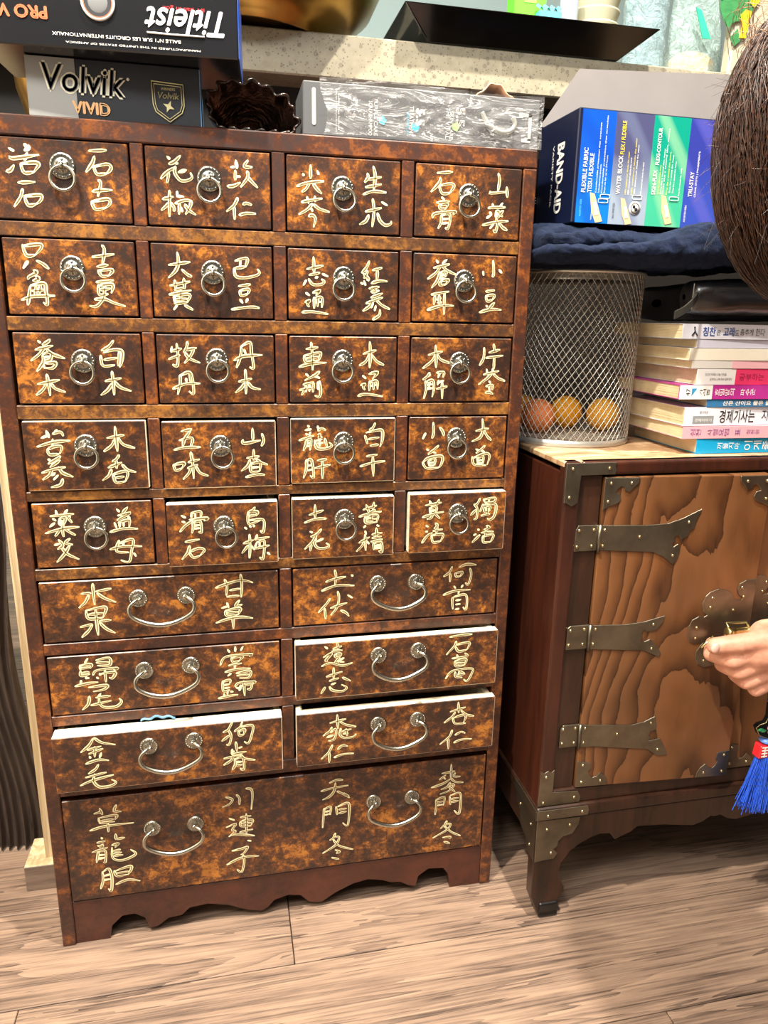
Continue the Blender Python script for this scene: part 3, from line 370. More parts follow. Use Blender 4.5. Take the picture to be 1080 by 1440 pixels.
def plate_mb(x, z, yf, R):
    m = MB().lathe([(0, .0042*R/.0128), (.22*R, .004), (.5*R, .0026), (.66*R, .0012), (.78*R, .0020), (.92*R, .0018), (1.0*R, .0006), (1.0*R, 0)], (x, yf, z), 28, 0, 'y')
    for k in range(20):
        t = 2*math.pi*k/20; m.ball((x+.84*R*math.cos(t), yf-.0022, z+.84*R*math.sin(t)), (.085*R, .0008, .085*R), 6, 4, 0)
    for k in range(6):
        t = 2*math.pi*k/6+.5; m.ball((x+.42*R*math.cos(t), yf-.0030, z+.42*R*math.sin(t)), (.12*R, .0008, .2*R), 6, 4, 0)
    return m
def lettering(strokes, yf, par):
    mb = MB()
    rnd = random.Random(len(strokes[0]))
    for k in (0,):
        for si, pl in enumerate(strokes):
            v = [int(t)*1e-4 for t in pl.split()]
            P = catmull([(v[i], v[i+1], 0) for i in range(0, len(v), 2)], 5)
            ln = sum((b-a).length for a, b in zip(P, P[1:])); n = len(P); d = 0
            if n == 2: P = [P[0].lerp(P[1], t/4) for t in range(5)]; n = 5
            w0 = .00172 if ln > .008 else .0014
            L, R, gl, gr = [], [], [], []; ph = rnd.random()*6
            for i, p in enumerate(P):
                a = P[max(0, i-1)]; b = P[min(n-1, i+1)]; t = (b-a).normalized() if (b-a).length else Vector((1, 0, 0)); q = Vector((-t.y, t.x, 0)); s = i/(n-1)
                w = w0*(.62+.38*min(1, s*6))*(1-.55*max(0, (s-.7)/.3))*(1+.15*math.sin(ph+s*5)); w = max(w, .0005)
                L.append(p+q*w); R.append(p-q*w); g = w*.30*(1 if .1 < s < .88 else .1); gl.append(p+q*g); gr.append(p-q*g)
            e0 = (P[0]-P[1]).normalized()*w0*.6
            vs = [(p.x, yf-.00025-si*2e-6, p.y) for p in L+R+[P[0]+e0]]
            mb.add(vs, [(i, i+1, n+i+1, n+i) for i in range(n-1)]+[(0, n, 2*n)], 0)
            if ln > .009: mb.add([(p.x, yf-.00055, p.y) for p in gl+gr], [(i, i+1, n+i+1, n+i) for i in range(n-1)], 1)
    return mb.build('brush_lettering', [M_GOLD, M_GOLD2], par)
def drawer(key, x0, x1, z0, z1, rings=(), bails=()):
    pr = PROT.get(key, 0); yf = -pr; dz = DZ.get(key, 0); z0 += dz; z1 += dz; g = .0012; t = .0135 if key != 'r8e' else .0215
    x0 += g; x1 -= g; z0 += g; z1 -= g; op = 1 if pr > .002 else 0
    m = MB().box(x0, x1, yf, yf+t, z0, z1, 1 if op else 3, mfront=0)
    m.box(x0+.001, x0+.009, yf+t, yf+.23, z0+.003, z1-.003, 1); m.box(x1-.009, x1-.001, yf+t, yf+.23, z0+.003, z1-.003, 1)
    m.box(x0+.009, x1-.009, yf+.222, yf+.23, z0+.003, z1-.006, 2); m.box(x0+.009, x1-.009, yf+t, yf+.222, z0+.003, z0+.008, 2)
    d = m.build('drawer', [M_FRONT, M_RAW, M_INSIDE, M_FRAME], mc, .0009)
    if key in LABEL: d['label'] = LABEL[key]
    for (x, z) in rings:
        plate_mb(x, z, yf, .0128).build('backplate', M_SILVD, d)
        r = MB(); sw = random.uniform(-.0012, .0022); c = Vector((x+sw+.0004, 0, z-.0122)); N = 28; R = .0118
        r.tube([(c.x+R*math.cos(a), yf-.0072+.0016*math.sin(a), c.z+R*math.sin(a)) for a in [2*math.pi*i/N for i in range(N)]], .0018, 8, 0, True)
        r.tube([(x, yf-.0035, z+.0012), (x+.0002, yf-.008, z+.001), (x+sw*.3, yf-.0098, z-.0012), (x+sw*.4, yf-.007, z-.0032)], [.0024, .0022, .0019, .0014], 8)
        r.build('ring_pull', M_SILV, d)
    for (xa, za, xb, zb) in bails:
        for x, z in ((xa, za), (xb, zb)): plate_mb(x, z, yf, .0112).build('rosette', M_SILVD, d)
        W_ = xb-xa; pts = [(xa+.0025, yf-.004, za), (xa-.004, yf-.010, za-.0008), (xa-.0095, yf-.013, za-.0075), (xa-.0065, yf-.015, za-.0175), (xa+W_*.18, yf-.0165, za-.0262), (xa+W_*.5, yf-.017, (za+zb)/2-.0295), (xb-W_*.18, yf-.0165, zb-.0262), (xb+.0065, yf-.015, zb-.0175), (xb+.0095, yf-.013, zb-.0075), (xb+.004, yf-.010, zb-.0008), (xb-.0025, yf-.004, zb)]
        P = catmull(pts, 4); n = len(P); MB().tube(P, [.0018+.0013*math.sin(math.pi*i/(n-1)) for i in range(n)], 8).ball((xa+.002, yf-.006, za), .0028, 8, 6).ball((xb-.002, yf-.006, zb), .0028, 8, 6).build('bail_handle', M_SILV, d)
    st = []
    for k in ([k for k in LET if k == key or k[:-1] == key] if key != 'r9' else ['r9a', 'r9b', 'r9c', 'r9d']):
        a, b = [], []; xm = (x0+x1)/2*1e4
        for pl in LET[k].split(';'):
            v = [int(t) for t in pl.split()][::2]; (a if key == 'r9' or sum(v)/len(v) < xm else b).append(pl)
        st += [q for q in (a, b) if q]
    for q in st: lettering(q, yf, d)
    return d
for r in range(1, 6):
    for c in 'abcd':
        k = 'r%d%s' % (r, c); drawer(k, *COLS[c], *ROWS[r], rings=[RING[k]])
for r in (6, 7, 8):
    for c in 'ef':
        k = 'r%d%s' % (r, c); drawer(k, *COLS[c], *ROWS[r], bails=[BAIL[k]])
drawer('r9', *COLS['g'], *ROWS[9], bails=[BAIL['r9g'], BAIL['r9h']])
mb = MB().grid(lambda u, v: (.120+.042*u, -.002+.030*v, .3262+.0065*math.sin(u*3.14)*(.5+.5*math.sin(v*2.4))+.0014*math.sin(u*17+v*4)), 16, 10)
o = solid('blue_cloth', mb, mat('light_blue_cloth', '6f9fc4', .8), 'crumpled light blue cloth poking out of the open lower left drawer', 'cloth', (.14, .01, .327))
sl = o.modifiers.new('thickness', 'SOLIDIFY'); sl.thickness = .0015
# ---------------------------------------------------------------- iron-bound chest, right
F = -.071; RX0, RX1 = .632, 1.19; XM = .911; mir = lambda P: [(2*XM-x, z) for x, z in P]
rc = thing('bandaji_chest', 'low dark wooden chest with nickel corner brackets, figured doors and curved feet', 'chest', (XM, .1, 0))
rc.name = 'wooden_chest'; BASE['wooden_chest'] = BASE['bandaji_chest']
for s in (0, 1):
    xa = RX0 if not s else RX1-.012; MB().box(xa, xa+.012, F+.014, .28, .178, .642).build('side_panel', M_RED, rc, .001)
    xa = RX0 if not s else RX1-.0205; MB().box(xa, xa+.0205, F, F+.018, .178, .656).build('corner_post', M_RED, rc, .003, 2)
    xa = .6525 if not s else 2*XM-.683; MB().box(xa, xa+.0305, F+.004, F+.014, .2, .6385).build('stile', M_DARKW, rc, .0008)
MB().box(RX0+.0205, RX1-.0205, F, F+.018, .6385, .656).build('top_rail', M_RED, rc, .004, 3)
MB().box(RX0-.0005, RX1+.0005, F+.004, .285, .648, .656).build('top_board', M_TOPW, rc, .0015)
MB().box(RX0+.0205, RX1-.0205, F, F+.016, .180, .203).build('bottom_rail', M_DARKW, rc, .0015)
MB().box(RX0+.012, RX1-.012, .27, .28, .178, .642).build('back_board', M_DARKW, rc)
MB().box(RX0+.012, RX1-.012, F+.02, .27, .18, .19).build('bottom_board', M_DARKW, rc)
MB().box(RX0-.003, RX1+.003, F-.006, .285, .1615, .1800).build('base_moulding', M_DARKW, rc, .004, 2)
LG = [(.6456, 0), (.6719, 0), (.6724, .0289), (.6826, .0368), (.6807, .046), (.670, .0672), (.6725, .0849), (.6848, .104), (.6988, .1143), (.7145, .122), (.7284, .1258), (.7437, .1247), (.7527, .1127), (.7642, .118), (.7754, .1216), (.7861, .1301), (.8300, .1260), (.8757, .1180), (.8911, .1222), (.902, .1297)]
LGm = LG+[(XM, .1285)]+mir(LG)[::-1]
out = LGm+[(2*XM-.6317, .036), (2*XM-.6306, .097), (RX1+.001, .1612), (RX0-.001, .1612), (.6306, .097), (.6317, .036)]
mb = MB().prism(out, F-.004, F+.014); mb.build('front_apron', M_DARKW, rc, .001)
for s in (0, 1):
    xa = RX0-.0005 if not s else RX1-.0135
    MB().box(xa, xa+.014, F+.014, .27, .118, .1612).build('side_apron', M_DARKW, rc, .001)
    MB().box(xa+(.001 if not s else -.03), xa+(.04 if not s else .013), .23, .27, 0, .118).build('rear_leg', M_DARKW, rc, .002)
    xb = .6445 if not s else 2*XM-.6735
    MB().box(xb, xb+.029, F-.007, F+.016, .0, .024).build('foot_block', M_BLACK, rc, .003, 2)
def rivets(mb, pts, y, r=.0021):
    for x, z in pts: mb.ball((x, y-.0006, z), (r, .0016, r), 10, 6, 1)
    return mb
# corner irons on frame
def iron(name, pts, y, riv, par, th=.0013, label=None):
    m = MB().prism(pts, y-th, y, 0); rivets(m, riv, y-th); o = m.build(name, [M_IRON, M_RIV], par, .0004)
    if label: o['label'] = label
    return o
fl = lambda P, s: mir(P) if s else P
for s in (0, 1):
    iron('corner_bracket', fl([(.632, .655), (.6975, .655), (.696, .650), (.6982, .645), (.6965, .640), (.6518, .6395), (.6505, .606), (.643, .6015), (.6355, .606), (.632, .606)], s), F-.0002, fl([(.6405, .648), (.6880, .6478), (.6385, .613)], s), rc)
    iron('corner_bracket', fl([(.632, .181), (.6925, .181), (.694, .190), (.689, .199), (.652, .2015), (.652, .2365), (.6475, .233), (.643, .236), (.638, .233), (.632, .2365)], s), F-.0002, fl([(.639, .187), (.6405, .2265), (.684, .190)], s), rc)
    iron('leg_bracket', fl([(.6306, .1616), (.6944, .16), (.6931, .1487), (.685, .1346), (.6711, .1316), (.6646, .1248), (.6641, .1172), (.6586, .1129), (.6651, .1054), (.6599, .0971), (.6458, .0968), (.6319, .0952)], s), F-.0042, fl([(.646, .147), (.6795, .150), (.655, .108)], s), rc)
    iron('moulding_bracket', fl([(.629, .1635), (.704, .1635), (.7055, .171), (.703, .1785), (.629, .1785)], s), F-.0062, fl([(.645, .170), (.695, .1705)], s), rc)
    xs = RX0-.003-.0012 if not s else RX1+.003
    m = MB().box(xs, xs+.0012, F-.006, F+.07, .1635, .1785); m.build('moulding_bracket', M_IRON, rc)
    xs = RX0-.0018 if not s else RX1+.0006
    m = MB(); m.add([(xs, F-.004, .1612), (xs, F+.07, .1612), (xs, F+.066, .148), (xs, F+.05, .138), (xs, F+.046, .120), (xs, F+.026, .112), (xs, F+.018, .098), (xs, F-.004, .096)], [tuple(range(8))])
    for y, z in ((F+.012, .145), (F+.05, .150), (F+.012, .112)): m.ball((xs, y, z), (.0018, .002, .002), 8, 6, 1)
    m.build('leg_bracket', [M_IRON, M_RIV], rc)
H = {1: ([(.6524, .5705), (.6558, .5762), (.683, .576)], [(.683, .576), (.7443, .5748), (.7724, .5762), (.7918, .5825), (.8169, .5945), (.8107, .5791), (.8095, .5690), (.8040, .5665), (.8020, .5590), (.7937, .5545), (.790, .5595), (.7866, .5601), (.7839, .5574), (.7865, .5534), (.7819, .5498), (.7845, .5455), (.7901, .5494), (.7943, .5414), (.7917, .5299), (.7866, .522), (.7718, .5329), (.7567, .5395), (.6942, .5432), (.683, .5436)], [(.657, .570), (.6765, .5703), (.6555, .5492), (.6752, .5495), (.690, .5700), (.6892, .5495), (.7370, .5600), (.8010, .5775), (.7845, .5340)]),
     2: ([(.6532, .4403), (.657, .4430), (.683, .4432)], [(.683, .4432), (.7303, .4420), (.7559, .4446), (.7846, .4520), (.7838, .4440), (.7749, .4321), (.7620, .4300), (.7585, .4340), (.7552, .4290), (.7575, .4220), (.7552, .4185), (.7600, .4165), (.7677, .4197), (.7777, .4103), (.7858, .3987), (.7831, .3935), (.7608, .4041), (.683, .4100)], [(.6575, .4370), (.6765, .4375), (.6565, .4170), (.676, .4170), (.691, .4375), (.6895, .4170), (.7700, .4405), (.7715, .4065)]),
     3: ([(.6566, .2947), (.6600, .3003), (.683, .3003)], [(.683, .3003), (.7562, .2950), (.7737, .2985), (.7887, .3060), (.7923, .2946), (.7915, .2850), (.7850, .2830), (.7831, .2771), (.7870, .2740), (.7841, .2688), (.7999, .2717), (.8071, .2603), (.8137, .2453), (.7987, .2447), (.7834, .256), (.7053, .2663), (.683, .2665)], [(.6600, .2950), (.6775, .2950), (.6600, .2740), (.677, .2735), (.6905, .2950), (.690, .2735), (.7370, .2830), (.7840, .2965), (.7985, .2550)])}
C1 = [(.6845, .6360), (.729, .6355), (.7285, .6290), (.7230, .6240), (.7177, .6175), (.7110, .6200), (.7103, .6240), (.7060, .6250), (.7014, .6211), (.6992, .6170), (.7052, .6150), (.7075, .6090), (.7050, .6050), (.6998, .6020), (.6930, .6000), (.6845, .5955)]
C3 = [(.6845, .2450), (.7030, .2420), (.7050, .2330), (.7013, .2283), (.7040, .2220), (.708, .2180), (.7140, .2200), (.7186, .2260), (.7260, .2200), (.73, .2128), (.7314, .2050), (.6845, .2045)]
LK = [(.9075, .4979), (.8924, .4968), (.8837, .492), (.8816, .4842), (.8844, .477), (.8915, .4727), (.8895, .4690), (.8830, .4700), (.8773, .4739), (.8744, .4803), (.8662, .4844), (.8547, .486), (.8441, .4823), (.8384, .4765), (.835, .4661), (.8379, .4553), (.8440, .4500), (.8400, .4475), (.8324, .4486), (.8240, .4440), (.8200, .4350), (.8200, .4230), (.8240, .4130), (.8330, .4090), (.8440, .4110), (.8400, .4060), (.8360, .3990), (.8350, .3900), (.8400, .3800), (.8500, .3750), (.8640, .3770), (.8744, .3840), (.8790, .3900), (.8900, .3900), (.8915, .3850), (.8844, .380), (.8816, .373), (.8850, .3650), (.8950, .3610), (.9075, .3600)]
for s in (0, 1):
    ang = math.radians(-3.6) if not s else 0
    hx_ = .684 if not s else 2*XM-.684
    d = bpy.data.objects.new('door', None)
    dm = MB(); xa, xb = (.6845, .9085) if not s else (2*XM-.9085+.0005, 2*XM-.6845)
    dm.box(xa, xb, F+.0005, F+.017, .2035, .6365, 0)
    # door is hinged at its outer edge and stands a finger's width open
    Md = Matrix.Translation((hx_, F, 0)) @ Matrix.Rotation(ang, 4, 'Z') @ Matrix.Translation((-hx_, -F, 0))
    d = dm.build('door', M_DOOR, rc, .0012, 2)
    B0 = Vector(BASE['wooden_chest']); Ml = Matrix.Translation(-B0) @ Md @ Matrix.Translation(B0)
    d.matrix_local = Ml; BASE[d.name] = B0
    if not s: d['label'] = 'left door standing slightly ajar'
    for k, (A, B, R) in H.items():
        iron('hinge_leaf', fl(B+[], s), F+.0004, fl([p for p in R if p[0] > .684], s), d)
        leaf = fl(A+[(.683, A[-1][1]-.033), (A[0][0], A[-1][1]-.033)], s)
        iron('hinge', leaf, F+.0036, fl([p for p in R if p[0] < .684], s), rc, .0026)
        kx = .6838 if not s else 2*XM-.6838
        MB().tube([(kx, F-.0008, A[-1][1]+.0005), (kx, F-.0008, A[-1][1]-.0345)], .0024, 10).build('hinge', M_IRON, rc)
    iron('door_bracket', fl(C1, s), F+.0004, fl([(.6925, .6290), (.7190, .6290), (.6905, .6060)], s), d)
    iron('door_bracket', fl(C3, s), F+.0004, fl([(.6925, .2385), (.6925, .2125), (.7200, .2125)], s), d)
    f2 = lambda P: [(.684+.9085-x, z) for x, z in P]
    iron('door_bracket', fl(f2(C1), s), F+.0004, fl(f2([(.6925, .6290), (.7190, .6290), (.6905, .6060)]), s), d)
    iron('door_bracket', fl(f2(C3), s), F+.0004, fl(f2([(.6925, .2385), (.6925, .2125), (.7200, .2125)]), s), d)
    iron('lock_plate', fl(LK, s), F+.0004, fl([(.8880, .4870), (.8480, .4740), (.8470, .4610), (.8800, .4560), (.8315, .4330), (.8315, .4180), (.8480, .3850), (.8880, .3720), (.8800, .4040), (.8920, .4740)], s), d)
M_BRASS = mat('pale_brass', 'cdbf86', .25, 1)
# lock held by the hand
lk = MB().lathe([(0, -.014), (.0065, -.014), (.0078, -.0125), (.0078, -.008), (.0062, -.007), (.0062, .018), (.0072, .019), (.0072, .026), (0, .026)], (.866, -.112, .437), 20, 0, 'x')
lk.tube([(.856, -.112, .441), (.856, -.104, .447), (.885, -.104, .447), (.885, -.112, .441)], .0020, 8)
lk.tube([(.838, -.106, .432), (.829, -.104, .420), (.824, -.104, .416)], .0016, 6)
solid('brass_padlock', lk, M_BRASS, 'pale brass cylinder padlock held between the fingers at the chest door', 'padlock', (.866, -.112, .437))
# ---------------------------------------------------------------- wire mesh basket
bk = thing('wire_basket', 'round silver wire mesh basket standing on the wooden chest', 'basket', (.712, .104, .656))
bx, by, r0, r1, z0, z1 = .712, .104, .0860, .0875, .6600, .8790
mb = MB(); NC = 60; NH = 34
for s in (1, -1):
    for k in range(NC):
        P = []
        for i in range(NH*2+1):
            v = i/(NH*2); a = 2*math.pi*(k+s*v*NH*.5*1.0)/NC; r = r0+(r1-r0)*v; P.append((bx+r*math.cos(a), by+r*math.sin(a), z0+(z1-z0)*v))
        mb.tube(P, .00055, 3, cap=False)
o = mb.build('mesh_wall', mat('basket_wire', 'cccbc4', .35, .7), bk); o['kind'] = 'stuff'
M_WIRE = MC['basket_wire']
MB().tube([(bx+r1*math.cos(a), by+r1*math.sin(a), z1) for a in [2*math.pi*i/56 for i in range(56)]], .0022, 8, 0, True).build('rim', M_WIRE, bk)
MB().lathe([(r1-.0010, z1-.010), (r1-.0010, z1-.001), (r1-.0018, z1-.001), (r1-.0018, z1-.010)], (bx, by, 0), 56).build('top_band', M_WIRE, bk)
MB().lathe([(r0+.0008, .6565), (r0+.0012, .6575), (r0+.0008, .6650), (r0, .6650), (r0-.001, .6575), (r0+.0008, .6565)], (bx, by, 0), 56).build('base_ring', M_WIRE, bk)
mb = MB()
for s in (0, 1):
    for k in range(-14, 15):
        c = k*.0061; h = math.sqrt(max(0, (r0-.001)**2-c*c)); a = math.radians(35+s*110-20)
        P = [(bx+c*math.cos(a)-t*h*math.sin(a), by+c*math.sin(a)+t*h*math.cos(a), .6655) for t in (-1, 1)]; mb.tube(P, .0006, 4, cap=False)
o = mb.build('mesh_floor', M_WIRE, bk); o['kind'] = 'stuff'
for i, (x, y, z, c, lb) in enumerate(((.6650, .093, .690, 'f08a4a', 'salmon orange ball in the wire basket, leftmost in front'), (.7235, .128, .690, 'ffae10', 'deep yellow ball in the middle of the wire basket'), (.7665, .0985, .690, 'ffb83c', 'light orange ball at the right side of the wire basket'), (.6640, .152, .690, 'ffa628', 'orange ball mostly hidden behind the salmon ball in the basket'))):
    m = MB(); m.ball((x, y, z), .0232, 32, 20); b_ = solid('golf_ball', m, mat('ball_'+'abcd'[i], c, .35, 0, 0, 40, .5, 900, Subsurface__Weight=.1), lb, 'ball', (x, y, z-.023), 'orange balls in the wire basket')
# ---------------------------------------------------------------- books
BK = [('blue', .8256, .6565, .6755, .150, .20, '129bd2', 'bright blue book with large white letters, bottom of the stack'),
      ('pink', .8032, .6762, .6918, .160, .21, 'e0a8b4', 'pale pink book, second from the bottom of the stack'),
      ('wht', .8029, .6925, .7158, .165, .21, 'dfe0ea', 'thick white book with large black lettering and a grey label box'),
      ('tb', .8329, .7162, .7257, .150, .18, '3572a4', 'thin steel-blue book with white lettering in the stack'),
      ('mag', .7913, .7262, .7436, .155, .21, 'a92d86', 'magenta book with a white spine end in the stack'),
      ('red', .8136, .7442, .7636, .170, .20, 'e9e9ea', 'thick book with white and hot pink spine'),
      ('pk2', .8048, .7642, .7737, .160, .20, 'dcdad6', 'thin white book with a pale pink spine end above the hot pink one'),
      ('crm', .7995, .7742, .7886, .165, .20, 'efeada', 'plain cream book without lettering in the stack'),
      ('lav', .8081, .7892, .7992, .155, .20, 'cfd0e2', 'thin plain lavender-white book directly under the top book'),
      ('top', .7860, .7998, .8176, .170, .22, 'd8dbe8', 'white book with blue and black lettering, top of the stack')]
M_INK = mat('black_ink', '15151c', .6)
for i, (k, x0, z0, z1, dp, ln, c, lb) in enumerate(BK):
    rz = math.radians((0, -1.2, .6, -.4, -.9, .5, 0, -.6, .4, -.8)[i]); t = thing('book', lb, 'book', (x0, -.04, z0), 'books stacked on the chest', rz)
    m = MB(); x1 = x0+ln
    m.box(x0, x1, -.04, -.0388, z0, z1, 0); m.box(x0, x1, -.0388, -.04+dp, z0, z0+.0006, 0); m.box(x0, x1, -.0388, -.04+dp, z1-.0006, z1, 0)
    m.build('cover', mat('book_cover_'+k, c, .35), t)
    m = MB(); nl = max(5, int((z1-z0)/.0012))
    for q in range(nl):
        a = z0+.0007+(z1-z0-.0014)*q/nl; b = z0+.0007+(z1-z0-.0014)*(q+.86)/nl; jt = random.uniform(0, .0007)
        m.box(x0+.0009+jt, x1-.001, -.0386, -.04+dp-.001-jt, a, b)
    m.build('pages', M_PAPER, t)
    y = -.0403; zc = (z0+z1)/2; h = z1-z0; L = MB(); ms = [M_WHITE, M_INK]; bl = mat('spine_block_'+k, {'red': 'e23a6c', 'mag': 'e9e5e2', 'pk2': 'eeb9c3', 'wht': '8f9498'}.get(k, 'ffffff'), .4)
    blk = None
    if k == 'blue': write(L, '끼물지마', (x0+.046, y, zc), .034, h*.42, mi=0, spin=True, bold=.00025); write(L, '이게좋', (x0+.089, y, zc), .042, h*.64, mi=0, spin=True, bold=.0004)
    if k == 'pink': ms = [mat('purple_ink', '7a4a8a', .6)]; write(L, '심천 사혈요법 표', (x0+.046, y, zc), .072, h*.55, spin=True); write(L, '심천원', (x0+.10, y, zc), .02, h*.35, spin=True)
    if k == 'wht':
        write(L, '경제기사는', (x0+.076, y, zc), .052, h*.70, mi=1, bold=.0001); write(L, '지', (x0+.117, y, zc+.001), .009, h*.62, mi=1); write(L, '모르면', (x0+.138, y, zc), .028, h*.6, mi=1)
        blk = MB().box(x0+.012, x0+.042, y+.0001, y+.0002, z0+.003, zc+.001); write(L, '알기쉬운', (x0+.027, y, zc+.0055), .012, .0035, mi=1); write(L, '경제이야기', (x0+.027, y-.0001, zc-.0045), .024, .0045, mi=0)
    if k == 'tb': write(L, '산은 산이요 물은 물이로다', (x0+.068, y, zc), .092, h*.6, bold=.0002)
    if k == 'mag':
        blk = MB().box(x0+.0003, x0+.046, y+.0001, y+.0002, z0, z1); write(L, '47', (x0+.012, y-.0001, zc), h*.5, .0055, (0, 0, 1), (-1, 0, 0), mi=1); write(L, '가려뽑', (x0+.035, y-.0001, zc), .015, h*.45, mi=1, spin=True); write(L, '호밀밭의 파수꾼', (x0+.078, y, zc), .058, h*.5, mi=0, spin=True, bold=.0001)
        L.add([(x0+.017, y-.0001, z1-.004), (x0+.024, y-.0001, z1-.004), (x0+.017, y-.0001, z0+.004)], [(0, 1, 2)], 2); ms = ms+[mat('logo_blue', '2e8fc0', .5)]
    if k == 'red': blk = MB().box(x0+.0545, x1, y+.0001, y+.0002, z0, z1); write(L, '당신의 미래는 오늘 무엇을', (x0+.026, y, zc+.003), .030, .0034, mi=1); write(L, '공부하느냐에 따라 달라진다', (x0+.034, y, zc-.003), .032, .0034, mi=1); write(L, '공부하는', (x0+.078, y-.0001, zc), .036, h*.45, mi=2); ms = ms+[mat('dark_pink_ink', 'a41f4c', .5)]
    if k == 'pk2': blk = MB().box(x0+.056, x1, y+.0001, y+.0002, z0, z1)
    if k == 'top':
        ms = ms+[mat('blue_ink', '2f55a8', .6)]; write(L, '칭찬', (x0+.036, y, zc), .017, h*.60, mi=2, bold=.0002); write(L, '은', (x0+.049, y, zc-.001), .006, h*.34, mi=1); write(L, '고래', (x0+.063, y, zc), .015, h*.60, mi=2, bold=.0002)
        write(L, '도', (x0+.0745, y, zc-.001), .006, h*.34, mi=1); write(L, '춤추게', (x0+.088, y, zc), .018, h*.42, mi=1); write(L, '한다', (x0+.107, y, zc), .013, h*.5, mi=1)
        L.ball((x0+.0155, y, zc+.0045), (.0012, .0001, .0012), 8, 6, 1); L.tube([(x0+.0155, y, zc+.003), (x0+.0165, y, zc), (x0+.013, y, zc-.005)], .0009, 4, 1); L.tube([(x0+.0165, y, zc), (x0+.020, y, zc-.005)], .0009, 4, 1)
    if blk: blk.build('spine_block', bl, t)
    if L.v: L.build('spine_lettering', ms, t)
# ---------------------------------------------------------------- black bag and navy fleece
def roll(mb, path, ry, rz, n=28, amp=.0015, fr=40, seed=0, mi=0, pw=2.6, hi=0):
    """soft roll: list of centres with half widths ry (depth), rz (height)"""
    K = 24 if hi else 8; P = catmull(path, K); m = len(P); RY = catmull([(a, 0, 0) for a in ry], K); RZ = catmull([(a, 0, 0) for a in rz], K)
    def fn(u, v):
        i = min(m-1, int(round(v*(m-1)))); p = P[i]; a = 2*math.pi*u; c, s = math.cos(a), math.sin(a)
        k = (abs(c)**pw+abs(s)**pw)**(-1/pw); e = min(1, min(v, 1-v)*14+.02)**.5
        q = Vector((p.x, p.y+RY[i].x*c*k*e, p.z+RZ[i].x*s*k*e)); w = amp*noise.noise(q*fr+Vector((seed, 0, 0)))+amp*.5*noise.noise(q*fr*3)+(amp*.35*noise.noise(q*fr*7) if hi else 0)
        return (q.x, q.y+c*w, q.z+s*w)
    mb.grid(fn, n, m-1, mi, True, True)
def fleece():
    t = NT('navy_fleece'); co = t.coord(); n = t.noise(co, 700, 4, .8); n2 = t.noise(co, 60, 4)
    r = t.ramp(n2, 'Fac', [(.3, '060914'), (.7, '141d36')]); t.l(r, 0, t.b, 'Base Color'); t.b.inputs['Roughness'].default_value = .9
    t.b.inputs['Specular IOR Level'].default_value = .1; t.b.inputs['Sheen Weight'].default_value = .22; t.b.inputs['Sheen Roughness'].default_value = .35; t.b.inputs['Sheen Tint'].default_value = hx('8aa4d8'); t.bump(t.noise(co, 230, 6, .8), 'Fac', 1.0, .004); return t.m
M_FL = fleece()
mb = MB()
roll(mb, [(.60, .09, .905), (.64, .09, .912), (.70, .09, .907), (.78, .09, .905), (.86, .09, .907), (.95, .09, .907)], [.09, .10, .105, .105, .105, .10], [.022, .024, .023, .023, .023, .022], amp=.005, fr=20, hi=1, n=64)
roll(mb, [(.60, .03, .9085), (.66, .02, .9100), (.73, .03, .9120), (.80, .05, .914), (.88, .055, .914)], [.04, .042, .045, .05, .04], [.011, .014, .012, .012, .012], amp=.0055, fr=24, seed=9, hi=1, n=56)
roll(mb, [(.60, .03, .8965), (.64, .01, .896), (.69, -.005, .8975), (.74, -.02, .899), (.80, -.037, .908), (.87, -.042, .913), (.96, -.04, .914)], [.05, .05, .045, .042, .037, .037, .036], [.010, .009, .010, .015, .023, .028, .027], amp=.0055, fr=22, seed=5, hi=1, n=64)
solid('fleece_blanket', mb, M_FL, 'folded navy blue fleece lying across the basket and the black bag', 'blanket', (.75, .06, .88))
M_LEA = mat('black_leather', '141416', .28, 0, 0, 40, .2, 160, Coat__Weight=.6, Coat__Roughness=.22)
bg = thing('leather_bag', 'black leather bag with a shiny rolled edge on top of the books', 'bag', (.88, .06, .8182))
mb = MB(); roll(mb, [(.808, .06, .843), (.83, .05, .844), (.88, .05, .845), (.98, .05, .846), (1.05, .05, .845)], [.07, .075, .078, .078, .07], [.022, .0235, .0240, .024, .022], amp=.003, fr=18, pw=3.2); mb.build('body', M_LEA, bg)
mb = MB(); roll(mb, [(.790, -.028, .849), (.82, -.034, .849), (.88, -.036, .850), (.96, -.036, .850), (1.03, -.032, .849)], [.016, .022, .023, .023, .02], [.018, .021, .021, .021, .018], amp=.0012, fr=30, pw=2.2)
mb.build('flap', M_LEA, bg)
MB().tube([(.7905, -.045, .834+.003*i) for i in range(11)], .0006, 5).build('stitching', mat('pale_thread', '8a8a80', .7), bg)
mb = MB(); P = catmull([(.793, -.048, .850), (.783, -.055, .842), (.770, -.06, .833), (.757, -.062, .827)], 5)
mb.add([(p.x, p.y, p.z+d) for p in P for d in (-.0045, .0045)], [(2*i, 2*i+2, 2*i+3, 2*i+1) for i in range(len(P)-1)])
o = mb.build('strap', mat('dull_black_strap', '2c2b26', .5), bg); sl = o.modifiers.new('thickness', 'SOLIDIFY'); sl.thickness = .002
